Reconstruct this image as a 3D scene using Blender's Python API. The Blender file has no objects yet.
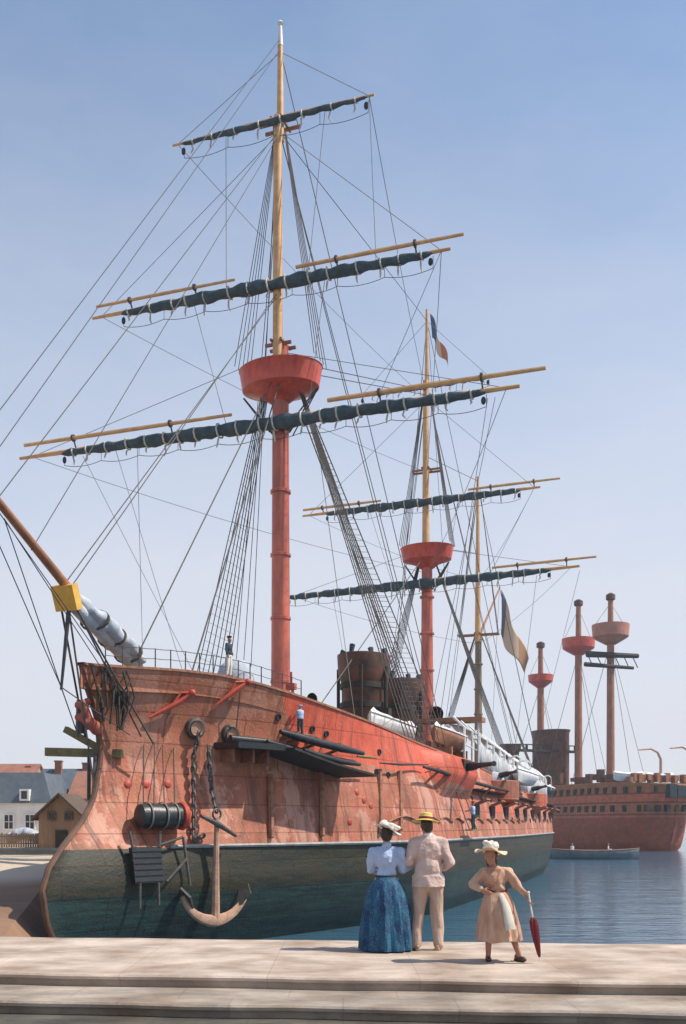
import bpy, bmesh, math, random
from mathutils import Vector, Matrix, Euler
from mathutils.bvhtree import BVHTree
R = math.radians
rnd = random.Random(7)
S = bpy.context.scene
COL = S.collection

# ------------------------------------------------------------------ camera, sky, sun, exposure
EYE = 1.6; FPX = 1000.0; HOR = 825.0
cam = bpy.data.cameras.new('camera'); camo = bpy.data.objects.new('camera', cam); COL.objects.link(camo)
camo.location = (0, 0, EYE); camo.rotation_euler = (R(90), 0, 0)
cam.sensor_fit = 'VERTICAL'; cam.sensor_height = 32.0; cam.sensor_width = 32.0
cam.lens = 32.0 * FPX / 1024.0
cam.shift_y = (HOR - 512.0) / 1024.0
cam.clip_end = 20000; cam.clip_start = 0.1
S.camera = camo
SUN_EL, SUN_AZ = 53.0, 94.0            # azimuth measured clockwise from +Y (the view direction)
w = bpy.data.worlds.new('World'); S.world = w; w.use_nodes = True
nt = w.node_tree; nt.nodes.clear()
sky = nt.nodes.new('ShaderNodeTexSky'); sky.sky_type = 'NISHITA'; sky.sun_disc = False
sky.sun_elevation = R(SUN_EL); sky.sun_rotation = R(SUN_AZ); sky.air_density = 1.0; sky.dust_density = 0.6; sky.ozone_density = 1.0
hs = nt.nodes.new('ShaderNodeHueSaturation'); hs.inputs['Saturation'].default_value = 1.05; hs.inputs['Hue'].default_value = 0.5
mul = nt.nodes.new('ShaderNodeMix'); mul.data_type = 'RGBA'; mul.blend_type = 'MULTIPLY'; mul.inputs['Factor'].default_value = 1.0
mul.inputs[7].default_value = (1.10, 1.14, 1.12, 1)
bg = nt.nodes.new('ShaderNodeBackground'); bg.inputs['Strength'].default_value = 0.15
wo = nt.nodes.new('ShaderNodeOutputWorld')
nt.links.new(sky.outputs[0], hs.inputs['Color']); nt.links.new(hs.outputs[0], mul.inputs[6])
# air gets paler towards the horizon
tcw = nt.nodes.new('ShaderNodeTexCoord'); spw = nt.nodes.new('ShaderNodeSeparateXYZ'); nt.links.new(tcw.outputs['Generated'], spw.inputs[0])
rw = nt.nodes.new('ShaderNodeValToRGB'); e_ = rw.color_ramp.elements
e_[0].position = 0.0; e_[0].color = (.95, .95, .95, 1); e_[1].position = .85; e_[1].color = (0, 0, 0, 1)
for p_, v_ in ((.20, .86), (.40, .52), (.62, .12)): q_ = e_.new(p_); q_.color = (v_, v_, v_, 1)
nt.links.new(spw.outputs['Z'], rw.inputs[0])
hz = nt.nodes.new('ShaderNodeMix'); hz.data_type = 'RGBA'; hz.inputs[7].default_value = (4.75, 4.85, 5.35, 1)
nz = nt.nodes.new('ShaderNodeTexNoise'); nz.inputs['Scale'].default_value = 2.2; nz.inputs['Detail'].default_value = 9; nz.inputs['Roughness'].default_value = .62
mpz = nt.nodes.new('ShaderNodeMapping'); mpz.inputs['Scale'].default_value = (1, 1, 2.6); nt.links.new(tcw.outputs['Generated'], mpz.inputs[0]); nt.links.new(mpz.outputs[0], nz.inputs['Vector'])
ma = nt.nodes.new('ShaderNodeMath'); ma.operation = 'MULTIPLY_ADD'; ma.inputs[1].default_value = .55; ma.inputs[2].default_value = -.275; ma.use_clamp = False
mb_ = nt.nodes.new('ShaderNodeMath'); mb_.operation = 'ADD'; mb_.use_clamp = True
nt.links.new(nz.outputs[0], ma.inputs[0]); nt.links.new(ma.outputs[0], mb_.inputs[0]); nt.links.new(rw.outputs[0], mb_.inputs[1])
nt.links.new(mb_.outputs[0], hz.inputs['Factor']); nt.links.new(mul.outputs[2], hz.inputs[6])
nt.links.new(hz.outputs[2], bg.inputs['Color']); nt.links.new(bg.outputs[0], wo.inputs[0])
sun = bpy.data.lights.new('sun', 'SUN'); sun.energy = 4.9; sun.angle = R(0.6); sun.color = (1.0, 0.91, 0.79)
suno = bpy.data.objects.new('sun', sun); COL.objects.link(suno)
sd = Vector((math.sin(R(SUN_AZ)) * math.cos(R(SUN_EL)), math.cos(R(SUN_AZ)) * math.cos(R(SUN_EL)), math.sin(R(SUN_EL))))
suno.rotation_euler = sd.to_track_quat('Z', 'Y').to_euler(); suno.location = sd * 200
S.view_settings.view_transform = 'Standard'; S.view_settings.look = 'None'
S.view_settings.exposure = 0.1; S.view_settings.gamma = 1.0; S.view_settings.use_curve_mapping = False

# ------------------------------------------------------------------ materials
def srgb(c):
    return tuple((x / 255.0 / 12.92) if x / 255.0 <= 0.04045 else ((x / 255.0 + 0.055) / 1.055) ** 2.4 for x in c)

def mat(name, c1, c2=None, scale=3.0, rough=0.6, bump=0.15, stretch=(1, 1, 1), metallic=0.0, bscale=None, detail=6):
    """procedural paint: two tones mixed by noise, plus a fine bump"""
    m = bpy.data.materials.new(name); m.use_nodes = True
    t = m.node_tree; b = t.nodes['Principled BSDF']
    c1 = tuple(c1); c2 = tuple(c2) if c2 else tuple(x * 0.72 for x in c1)
    tc = t.nodes.new('ShaderNodeTexCoord'); mp = t.nodes.new('ShaderNodeMapping'); mp.inputs['Scale'].default_value = stretch
    n = t.nodes.new('ShaderNodeTexNoise'); n.inputs['Scale'].default_value = scale; n.inputs['Detail'].default_value = detail
    n.inputs['Roughness'].default_value = 0.65
    cr = t.nodes.new('ShaderNodeValToRGB'); cr.color_ramp.elements[0].position = 0.36; cr.color_ramp.elements[1].position = 0.64
    cr.color_ramp.elements[0].color = (*c2, 1); cr.color_ramp.elements[1].color = (*c1, 1)
    t.links.new(tc.outputs['Object'], mp.inputs[0]); t.links.new(mp.outputs[0], n.inputs['Vector'])
    t.links.new(n.outputs[0], cr.inputs[0]); t.links.new(cr.outputs[0], b.inputs['Base Color'])
    n2 = t.nodes.new('ShaderNodeTexNoise'); n2.inputs['Scale'].default_value = bscale or scale * 4; n2.inputs['Detail'].default_value = 4
    t.links.new(mp.outputs[0], n2.inputs['Vector'])
    bp = t.nodes.new('ShaderNodeBump'); bp.inputs['Strength'].default_value = bump; bp.inputs['Distance'].default_value = 0.05
    t.links.new(n2.outputs[0], bp.inputs['Height']); t.links.new(bp.outputs[0], b.inputs['Normal'])
    b.inputs['Roughness'].default_value = rough; b.inputs['Metallic'].default_value = metallic
    return m

M = {}
M['mast_red'] = mat('mast red paint', (.62, .15, .09), (.36, .085, .055), 1.6, .28, .12, (1, 1, .25))
M['top_red'] = mat('fighting top red paint', (.66, .10, .055), (.40, .055, .04), 2.2, .38, .3, (1, 1, .4))
M['wood'] = mat('varnished spar', (.72, .43, .19), (.55, .30, .12), 2.0, .5, .1, (1, 1, 1))
M['brown_wood'] = mat('brown spar', (.36, .16, .075), (.24, .10, .05), 2.0, .5, .1)
M['greywood'] = mat('weathered mast', (.30, .20, .11), (.18, .13, .09), 2.0, .6, .1, (1, 1, .3))
M['sail'] = mat('tarred furled sail', (.060, .105, .125), (.030, .052, .062), 2.5, .8, .5, (1, 1, 1), bscale=6)
M['gasket'] = mat('canvas gasket', (.62, .58, .50), None, 4, .8)
M['white'] = mat('white paint', (.78, .77, .74), (.6, .6, .6), 2.5, .5, .08)
M['canvas'] = mat('canvas', (.50, .53, .57), (.32, .37, .43), 2.0, .8, .4)
M['rope'] = mat('tarred rope', (.10, .092, .085), (.055, .052, .052), 6, .85, 0)
M['ropepale'] = mat('manila rope', (.22, .20, .18), (.15, .135, .125), 6, .85, 0)
M['black'] = mat('black paint', (.022, .028, .030), (.012, .015, .018), 3, .4, .2)
M['iron'] = mat('iron', (.10, .085, .075), (.05, .045, .04), 4, .55, .3)
M['rust'] = mat('rusty iron', (.38, .17, .09), (.20, .08, .05), 4, .75, .4)
M['pinkiron'] = mat('anchor paint', (.50, .30, .20), (.32, .19, .13), 3, .7, .3)
M['red'] = mat('red lead paint', (.55, .075, .04), (.38, .055, .035), 3, .55, .2)
M['yellow'] = mat('ochre paint', (.75, .45, .08), (.62, .35, .06), 3, .5, .1)
M['deck'] = mat('deck planks', (.34, .24, .15), (.22, .16, .10), 1.5, .75, .2, (4, .3, 1))
M['funnel'] = mat('sooty funnel paint', (.17, .06, .035), (.035, .026, .018), .9, .6, .25)
M['soot'] = mat('soot', (.035, .032, .025), (.02, .018, .015), 3, .8, .3)
M['olive'] = mat('weathered timber', (.23, .19, .075), (.13, .12, .05), 3, .7, .3)
M['skin'] = mat('skin', (.50, .27, .18), (.44, .22, .14), 8, .5, .02)
M['skin_tan'] = mat('tanned skin', (.44, .21, .13), (.36, .16, .10), 8, .5, .02)
M['hair'] = mat('dark hair', (.05, .03, .02), (.025, .016, .012), 12, .55, .5, (1, 1, .3))
M['linen'] = mat('rose linen', (.62, .48, .43), (.52, .37, .32), 6, .85, .5, bscale=14)
M['linen_trs'] = mat('linen trousers', (.52, .39, .31), (.44, .31, .24), 6, .85, .5, (1, 1, .4), bscale=12)
M['blouse'] = mat('pale blue cotton', (.43, .53, .72), (.35, .44, .64), 8, .8, .5, bscale=16)
M['straw'] = mat('yellow straw', (.82, .62, .20), (.70, .48, .12), 20, .8, .4)
M['straw_white'] = mat('white hat', (.85, .80, .72), (.72, .64, .56), 20, .8, .4)
M['dress'] = mat('cream muslin dress', (.58, .39, .28), (.42, .22, .14), 7, .85, .5, (1, 1, .35), bscale=14)
M['maroon'] = mat('maroon cloth', (.22, .018, .028), (.13, .012, .02), 10, .6, .3, (1, 1, .3))
M['shoe'] = mat('brown shoe', (.10, .05, .03), (.06, .03, .02), 10, .5, .1)
M['navy'] = mat('navy cloth', (.022, .05, .06), (.015, .03, .045), 10, .8, .3)
M['launch'] = mat('grey green launch', (.14, .19, .21), (.08, .12, .13), 1, .5, .1)
M['plaster'] = mat('white plaster', (.72, .70, .66), (.58, .56, .54), .8, .8, .1)
M['brick'] = mat('brown brick wall', (.36, .24, .18), (.27, .18, .14), 1.2, .85, .3)
M['slate'] = mat('slate roof', (.11, .14, .17), (.08, .10, .12), 1.2, .6, .3)
M['tile'] = mat('red tile roof', (.33, .15, .10), (.24, .11, .075), 1.2, .8, .3)
M['shedwood'] = mat('shed boards', (.30, .19, .11), (.21, .13, .08), 2, .85, .4, (1, 1, .15))
M['shedroof'] = mat('dark shed roof', (.12, .085, .06), (.085, .06, .045), 2, .85, .4)
M['glass'] = mat('dark window glass', (.03, .035, .045), (.02, .025, .03), 2, .15, .02)
M['figure_red'] = mat('figurehead gilding', (.40, .05, .04), (.42, .17, .11), 3, .5, .3)

def skirt_mat():
    m = mat('patterned blue skirt', (.020, .12, .21), (.006, .025, .09), 9, .8, .5, (1, 1, .45), bscale=18, detail=8)
    t = m.node_tree; b = t.nodes['Principled BSDF']
    v = t.nodes.new('ShaderNodeTexVoronoi'); v.inputs['Scale'].default_value = 34
    tc = t.nodes.new('ShaderNodeTexCoord'); t.links.new(tc.outputs['Object'], v.inputs['Vector'])
    cr = t.nodes.new('ShaderNodeValToRGB'); cr.color_ramp.elements[0].position = .12; cr.color_ramp.elements[1].position = .3
    cr.color_ramp.elements[0].color = (.5, .5, .5, 1); cr.color_ramp.elements[1].color = (0, 0, 0, 1)
    t.links.new(v.outputs['Distance'], cr.inputs[0])
    mx = t.nodes.new('ShaderNodeMix'); mx.data_type = 'RGBA'
    old = b.inputs['Base Color'].links[0].from_socket
    t.links.new(cr.outputs[0], mx.inputs['Factor']); t.links.new(old, mx.inputs[6]); mx.inputs[7].default_value = (.16, .34, .40, 1)
    t.links.new(mx.outputs[2], b.inputs['Base Color'])
    return m
M['skirt'] = skirt_mat()

# ------------------------------------------------------------------ mesh helpers
class MB:
    def __init__(s): s.v = []; s.f = []; s.m = []
    def add(s, vs, fs, mi=0):
        k = len(s.v); s.v += [tuple(v) for v in vs]; s.f += [tuple(i + k for i in f) for f in fs]; s.m += [mi] * len(fs)
    def box(s, c, d, rot=None, mi=0):
        vs = []
        for z in (-.5, .5):
            for y in (-.5, .5):
                for x in (-.5, .5):
                    p = Vector((x * d[0], y * d[1], z * d[2]))
                    if rot is not None: p = rot @ p
                    vs.append(p + Vector(c))
        s.add(vs, [(0, 2, 3, 1), (4, 5, 7, 6), (0, 1, 5, 4), (2, 6, 7, 3), (0, 4, 6, 2), (1, 3, 7, 5)], mi)
    def tube(s, pts, rad, n=8, caps=True, mi=0, flat=None):
        pts = [Vector(p) for p in pts]
        if not isinstance(rad, (list, tuple)): rad = [rad] * len(pts)
        rings = []; up = None
        for i, p in enumerate(pts):
            d = (pts[min(i + 1, len(pts) - 1)] - pts[max(i - 1, 0)])
            if d.length < 1e-9: d = Vector((0, 0, 1))
            d.normalize()
            if up is None:
                up = Vector((0, 0, 1)) if abs(d.z) < .9 else Vector((0, 1, 0))
            a = d.cross(up)
            if a.length < 1e-4: a = d.cross(Vector((1, 0, 0)))
            a.normalize(); b = a.cross(d).normalized(); up = b
            ff = flat if flat else 1.0
            rings.append([p + a * math.cos(2 * math.pi * k / n) * rad[i] + b * math.sin(2 * math.pi * k / n) * rad[i] * ff for k in range(n)])
        vs = [q for r in rings for q in r]; fs = []
        for i in range(len(pts) - 1):
            for k in range(n):
                k2 = (k + 1) % n
                fs.append((i * n + k, i * n + k2, (i + 1) * n + k2, (i + 1) * n + k))
        if caps:
            fs.append(tuple(range(n))[::-1]); fs.append(tuple((len(pts) - 1) * n + k for k in range(n)))
        s.add(vs, fs, mi)
    def lathe(s, prof, c=(0, 0, 0), n=24, sx=1, sy=1, mi=0, axis=None, closed=False):
        q = Vector((0, 0, 1)).rotation_difference(Vector(axis)) if axis is not None else None
        vs = []; fs = []
        for (r, z) in prof:
            for k in range(n):
                a = 2 * math.pi * k / n
                p = Vector((r * math.cos(a) * sx, r * math.sin(a) * sy, z))
                if q: p = q @ p
                vs.append(p + Vector(c))
        L = len(prof)
        for i in range(L - 1 + (1 if closed else 0)):
            j = (i + 1) % L
            for k in range(n):
                k2 = (k + 1) % n
                fs.append((i * n + k, i * n + k2, j * n + k2, j * n + k))
        if not closed:
            if prof[0][0] > 1e-6: fs.append(tuple(range(n))[::-1])
            if prof[-1][0] > 1e-6: fs.append(tuple((L - 1) * n + k for k in range(n)))
        s.add(vs, fs, mi)
    def ball(s, c, r, rot=None, n=14, m=9, mi=0):
        if not isinstance(r, (list, tuple)): r = (r, r, r)
        vs = []; fs = []
        for i in range(m + 1):
            ph = math.pi * i / m
            for k in range(n):
                a = 2 * math.pi * k / n
                p = Vector((r[0] * math.sin(ph) * math.cos(a), r[1] * math.sin(ph) * math.sin(a), -r[2] * math.cos(ph)))
                if rot is not None: p = rot @ p
                vs.append(p + Vector(c))
        for i in range(m):
            for k in range(n):
                k2 = (k + 1) % n
                fs.append((i * n + k, i * n + k2, (i + 1) * n + k2, (i + 1) * n + k))
        s.add(vs, fs, mi)
    def cone(s, p0, p1, r0, r1, n=12):   # capsule with two radii
        p0 = Vector(p0); p1 = Vector(p1)
        s.tube([p0, p0.lerp(p1, .5), p1], [r0, (r0 + r1) / 2, r1], n); s.ball(p0, r0, n=n, m=8); s.ball(p1, r1, n=n, m=8)
    def rope(s, a, b, r=.02, sag=0.0, n=4):
        a = Vector(a); b = Vector(b)
        if sag == 0: s.tube([a, b], r, n, caps=False); return
        s.tube([a.lerp(b, i / 8) - Vector((0, 0, sag * 4 * (i / 8) * (1 - i / 8))) for i in range(9)], r, n, caps=False)
    def build(s, name, mats, parent=None, smooth=True, clean=False):
        me = bpy.data.meshes.new(name); me.from_pydata(s.v, [], s.f)
        if not isinstance(mats, (list, tuple)): mats = [mats]
        for m in mats: me.materials.append(m)
        if len(mats) > 1:
            for p, mi in zip(me.polygons, s.m): p.material_index = mi
        bm = bmesh.new(); bm.from_mesh(me)
        bmesh.ops.remove_doubles(bm, verts=bm.verts, dist=1e-6) if clean else None
        bmesh.ops.recalc_face_normals(bm, faces=bm.faces); bm.to_mesh(me); bm.free()
        if smooth:
            for p in me.polygons: p.use_smooth = True
            try: me.set_sharp_from_angle(angle=R(38))
            except Exception: pass
        o = bpy.data.objects.new(name, me); COL.objects.link(o)
        if parent is not None: o.parent = parent
        return o
    def build_each(s, name, mats, parent=None, smooth=True):
        """one object for every separate piece"""
        par = list(range(len(s.v)))
        def find(a):
            while par[a] != a: par[a] = par[par[a]]; a = par[a]
            return a
        for f in s.f:
            a = find(f[0])
            for b in f[1:]: par[find(b)] = a
        grp = {}
        for f in s.f: grp.setdefault(find(f[0]), []).append(f)
        out = []
        for fs in grp.values():
            q = MB(); ids = {}
            for f in fs:
                for i in f: ids.setdefault(i, len(ids))
            q.v = [s.v[i] for i in ids]; q.f = [tuple(ids[i] for i in f) for f in fs]; q.m = [0] * len(fs)
            out.append(q.build(name, mats, parent, smooth))
        return out
    def fuse(s, name, m, parent=None, voxel=.01, smooth=4):
        """union of the overlapping closed pieces into ONE continuous skin"""
        o = s.build(name + '_tmp', m); 
        r = o.modifiers.new('r', 'REMESH'); r.mode = 'VOXEL'; r.voxel_size = voxel
        sm = o.modifiers.new('s', 'SMOOTH'); sm.iterations = smooth; sm.factor = .5
        bpy.context.view_layer.update()
        dg = bpy.context.evaluated_depsgraph_get()
        me = bpy.data.meshes.new_from_object(o.evaluated_get(dg)); me.name = name
        bpy.data.objects.remove(o)
        for p in me.polygons: p.use_smooth = True
        if not me.materials: me.materials.append(m)
        o2 = bpy.data.objects.new(name, me); COL.objects.link(o2)
        if parent is not None: o2.parent = parent
        return o2

def tag(o, label=None, cat=None, group=None, kind=None):
    if label: o['label'] = label
    if cat: o['category'] = cat
    if group: o['group'] = group
    if kind: o['kind'] = kind
    return o
def thing(name, label, cat, loc=(0, 0, 0), rz=0, group=None):
    o = bpy.data.objects.new(name, None); COL.objects.link(o); o.location = loc; o.rotation_euler = (0, 0, rz)
    o.empty_display_size = .3
    return tag(o, label, cat, group)

def lerp_tab(tab, x):
    if x <= tab[0][0]: return tab[0][1]
    for (a, b), (c, d) in zip(tab, tab[1:]):
        if x <= c: return b + (d - b) * (x - a) / (c - a)
    return tab[-1][1]

# ------------------------------------------------------------------ water, shore, quay
WATER = -3.6
def water_mat():
    m = bpy.data.materials.new('harbour water'); m.use_nodes = True; t = m.node_tree; b = t.nodes['Principled BSDF']
    b.inputs['Base Color'].default_value = (.045, .12, .185, 1); b.inputs['Roughness'].default_value = .10; b.inputs['IOR'].default_value = 1.33
    tc = t.nodes.new('ShaderNodeTexCoord'); mp = t.nodes.new('ShaderNodeMapping'); mp.inputs['Scale'].default_value = (.55, 1.6, 1)
    n = t.nodes.new('ShaderNodeTexNoise'); n.inputs['Scale'].default_value = 1.1; n.inputs['Detail'].default_value = 5; n.inputs['Distortion'].default_value = .4
    n2 = t.nodes.new('ShaderNodeTexNoise'); n2.inputs['Scale'].default_value = .22; n2.inputs['Detail'].default_value = 3
    ad = t.nodes.new('ShaderNodeMath'); ad.operation = 'MULTIPLY_ADD'; ad.inputs[1].default_value = 1.8
    bp = t.nodes.new('ShaderNodeBump'); bp.inputs['Strength'].default_value = .55; bp.inputs['Distance'].default_value = .12
    t.links.new(tc.outputs['Object'], mp.inputs[0]); t.links.new(mp.outputs[0], n.inputs[0]); t.links.new(mp.outputs[0], n2.inputs[0])
    t.links.new(n2.outputs[0], ad.inputs[0]); t.links.new(n.outputs[0], ad.inputs[2]); t.links.new(ad.outputs[0], bp.inputs['Height'])
    t.links.new(bp.outputs[0], b.inputs['Normal'])
    return m
mb = MB()
mb.add([(-9000, -400, WATER), (9000, -400, WATER), (9000, 12000, WATER), (-9000, 12000, WATER)], [(0, 1, 2, 3)])
tag(mb.build('harbour_water', water_mat(), smooth=False), kind='structure')

# mud foreshore and land to the left of the ship
def shore_z(x, y):
    z = lerp_tab([(14, -3.9), (24, -3.2), (36, -1.9), (50, -1.0), (60, -.35), (63, -.15), (66, .0), (4000, 0)], y)
    edge = lerp_tab([(0, -9.0), (30, -10.2), (36, -11.2), (45, -12.6), (60, -15.0), (150, -24), (4000, -420)], y)
    d = x - edge
    if d > -.6: z -= (d + .6) * 1.3
    return max(z, -5.5) + .05 * math.sin(x * 1.3 + y * .7) * (1 if y < 60 else .2)
mb = MB(); ys = [13.2 + i * 1.2 for i in range(46)] + [70, 76, 84, 95, 110, 140, 180, 260, 400, 800, 2000, 4000]
vs = []; NX = 40
for y in ys:
    edge = lerp_tab([(0, -9.0), (30, -10.2), (36, -11.2), (45, -12.6), (60, -15.0), (150, -24), (4000, -420)], y)
    for i in range(NX):
        u = i / (NX - 1); x = edge + 3.0 - ((1 - u) ** 2.2) * (60 + y * .9)
        vs.append((x, y, shore_z(x, y)))
fs = [(j * NX + i, j * NX + i + 1, (j + 1) * NX + i + 1, (j + 1) * NX + i) for j in range(len(ys) - 1) for i in range(NX - 1)]
mb.add(vs, fs)
def shore_mat():
    m = mat('mud and sand', (.27, .155, .09), (.20, .115, .07), .5, .9, .6, (.4, 1.6, 1))
    t = m.node_tree; b = t.nodes['Principled BSDF']; old = b.inputs['Base Color'].links[0].from_socket
    tc = t.nodes.new('ShaderNodeTexCoord'); sp = t.nodes.new('ShaderNodeSeparateXYZ'); t.links.new(tc.outputs['Object'], sp.inputs[0])
    mr = t.nodes.new('ShaderNodeMapRange'); mr.inputs['From Min'].default_value = 46; mr.inputs['From Max'].default_value = 50
    t.links.new(sp.outputs['Y'], mr.inputs['Value'])
    mx = t.nodes.new('ShaderNodeMix'); mx.data_type = 'RGBA'; t.links.new(mr.outputs[0], mx.inputs['Factor']); t.links.new(old, mx.inputs[6])
    mx.inputs[7].default_value = (.52, .43, .32, 1); t.links.new(mx.outputs[2], b.inputs['Base Color'])
    return m
tag(mb.build('foreshore', shore_mat()), kind='structure')

# quay: coping platform, a step down towards the camera, then a second kerb
def stone_mat(name, c1, c2, jx=1.6):
    m = mat(name, c1, c2, 2.2, .85, .35, (.6, 1.4, 1), bscale=9)
    t = m.node_tree; b = t.nodes['Principled BSDF']; old = b.inputs['Base Color'].links[0].from_socket
    tc = t.nodes.new('ShaderNodeTexCoord'); br = t.nodes.new('ShaderNodeTexBrick')
    br.inputs['Color1'].default_value = (1, 1, 1, 1); br.inputs['Color2'].default_value = (.9, .88, .86, 1); br.inputs['Mortar'].default_value = (.80, .75, .70, 1)
    br.inputs['Scale'].default_value = 1; br.inputs['Brick Width'].default_value = jx; br.inputs['Row Height'].default_value = 5.0; br.inputs['Mortar Size'].default_value = .008
    t.links.new(tc.outputs['Object'], br.inputs['Vector'])
    n = t.nodes.new('ShaderNodeTexNoise'); n.inputs['Scale'].default_value = .7; n.inputs['Detail'].default_value = 8; t.links.new(tc.outputs['Object'], n.inputs['Vector'])
    cr = t.nodes.new('ShaderNodeValToRGB'); cr.color_ramp.elements[0].position = .3; cr.color_ramp.elements[1].position = .6
    n.inputs['Scale'].default_value = 1.3; cr.color_ramp.elements[0].color = (.55, .48, .42, 1); cr.color_ramp.elements[1].color = (1, 1, 1, 1); bp_ = [n_ for n_ in t.nodes if n_.type == 'BUMP'][0]; bp_.inputs['Strength'].default_value = .8; bp_.inputs['Distance'].default_value = .03; t.links.new(n.outputs[0], cr.inputs[0])
    m1 = t.nodes.new('ShaderNodeMix'); m1.data_type = 'RGBA'; m1.blend_type = 'MULTIPLY'; m1.inputs['Factor'].default_value = 1
    m2 = t.nodes.new('ShaderNodeMix'); m2.data_type = 'RGBA'; m2.blend_type = 'MULTIPLY'; m2.inputs['Factor'].default_value = 1
    t.links.new(old, m1.inputs[6]); t.links.new(br.outputs[0], m1.inputs[7]); t.links.new(m1.outputs[2], m2.inputs[6]); t.links.new(cr.outputs[0], m2.inputs[7])
    t.links.new(m2.outputs[2], b.inputs['Base Color'])
    return m
QA = math.atan(-.10)      # the quay edge runs slightly towards us on the right
def strip(name, y0l, y1l, ztop, zbot, material, bev=.02):
    """prism along the quay: y0/y1 = (near, far) at x=0, side faces real"""
    mb = MB(); X0, X1, n = -60.0, 60.0, 240; prof = [(y0l + .07, zbot), (y0l + .07, ztop - .055), (y0l, ztop - .05), (y0l, ztop - bev), (y0l + bev, ztop), (y1l - bev, ztop), (y1l, ztop - bev), (y1l, zbot)]
    vs = []
    for i in range(n + 1):
        x = X0 + (X1 - X0) * i / n
        for (y, z) in prof:
            vs.append((x, y + x * math.tan(QA) + .012 * math.sin(i * 2.1 + y) , z + .004 * math.sin(i * 1.3 + y * 3)))
    L = len(prof); fs = [(i * L + j, i * L + j + 1, (i + 1) * L + j + 1, (i + 1) * L + j) for i in range(n) for j in range(L - 1)]
    mb.add(vs, fs); return tag(mb.build(name, material), kind='structure')
strip('quay', 10.45, 13.85, 0.0, -5.0, stone_mat('pale quay stone', (.63, .52, .43), (.45, .37, .30)))
strip('quay_step', 9.50, 10.50, -.13, -1.0, stone_mat('step stone', (.47, .39, .31), (.27, .235, .20), 1.1))
strip('pavement', -60, 9.56, -.26, -1.0, stone_mat('dark grey paving', (.14, .125, .095), (.05, .05, .045), .9))

# ------------------------------------------------------------------ the warship
TH = R(-19.355); SX, SY = -3.6, 57.7
ct, st = math.cos(TH), math.sin(TH)
ship = thing('sailing_warship', 'large salmon red ironclad with ram bow and furled dark sails, moored behind the quay', 'warship', (SX, SY, 0), TH)
def toworld(p): return Vector((SX + p[0] * ct - p[1] * st, SY + p[0] * st + p[1] * ct, p[2]))
def tolocal(p): dx, dy = p[0] - SX, p[1] - SY; return Vector((dx * ct + dy * st, -dx * st + dy * ct, p[2]))
def proj(p):
    q = toworld(p); return (343 + FPX * q.x / q.y, HOR - FPX * (q.z - EYE) / q.y)

STEM = [(-5, -20.0), (-4, -20.8), (-2.7, -21.6), (-2.1, -22.0), (-.8, -22.3), (0, -21.9), (.73, -21.1), (1.7, -19.8), (2.6, -19.0), (4.2, -18.5), (5.8, -18.7), (6.8, -19.3), (7.7, -19.9), (9, -20.4)]
BMAX = [(-5, 7.5), (-2.7, 8.7), (-.5, 9.0), (.7, 9.0), (3, 8.5), (5, 7.7), (7, 7.1), (8, 6.9)]
def te(z): return lerp_tab([(-5, 72), (-2.7, 75), (0, 78), (3, 80), (6, 81)], z)
def halfw(t, z):
    s = lerp_tab(STEM, z); e = te(z); B = lerp_tab(BMAX, z)
    Lf = lerp_tab([(-5, 27), (0, 25), (2, 21), (8, 18)], z); pf = lerp_tab([(-5, 1.35), (0, 1.45), (3, 1.6), (8, 1.75)], z)
    x = max(0, min(1, (t - s) / Lf)); f = 1 - (1 - x) ** pf
    y = max(0, min(1, (e - t) / 24)); g = (1 - (1 - y) ** 2.6) ** .7
    g *= 1 - .22 * max(0, t - 28) / 50
    return max(.10, B * f) * g
EDGE = [(83, 670), (100, 666), (130, 661), (165, 663), (200, 667), (240, 674), (260, 685), (300, 697), (340, 712), (370, 724), (400, 737), (440, 752), (480, 768), (520, 790), (545, 803), (560, 806)]
ZD = []
for i in range(60):
    t = -19.5 + i * 1.7; z = 6.0
    for _ in range(12):
        wv = halfw(t, z); q = toworld((wv, t, z)); px = 343 + FPX * q.x / q.y
        z = EYE + (HOR - lerp_tab(EDGE, px)) * q.y / FPX
    if ZD and z > ZD[-1][1] + .15: z = ZD[-1][1] + .15
    if t > 45: z = max(z, ZD[-1][1] - .02)
    ZD.append((t, z))
# smooth
for _ in range(3):
    ZD = [(t, (ZD[max(i - 1, 0)][1] + 2 * z + ZD[min(i + 1, len(ZD) - 1)][1]) / 4) for i, (t, z) in enumerate(ZD)]
def zd(t): return lerp_tab(ZD, t)

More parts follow.
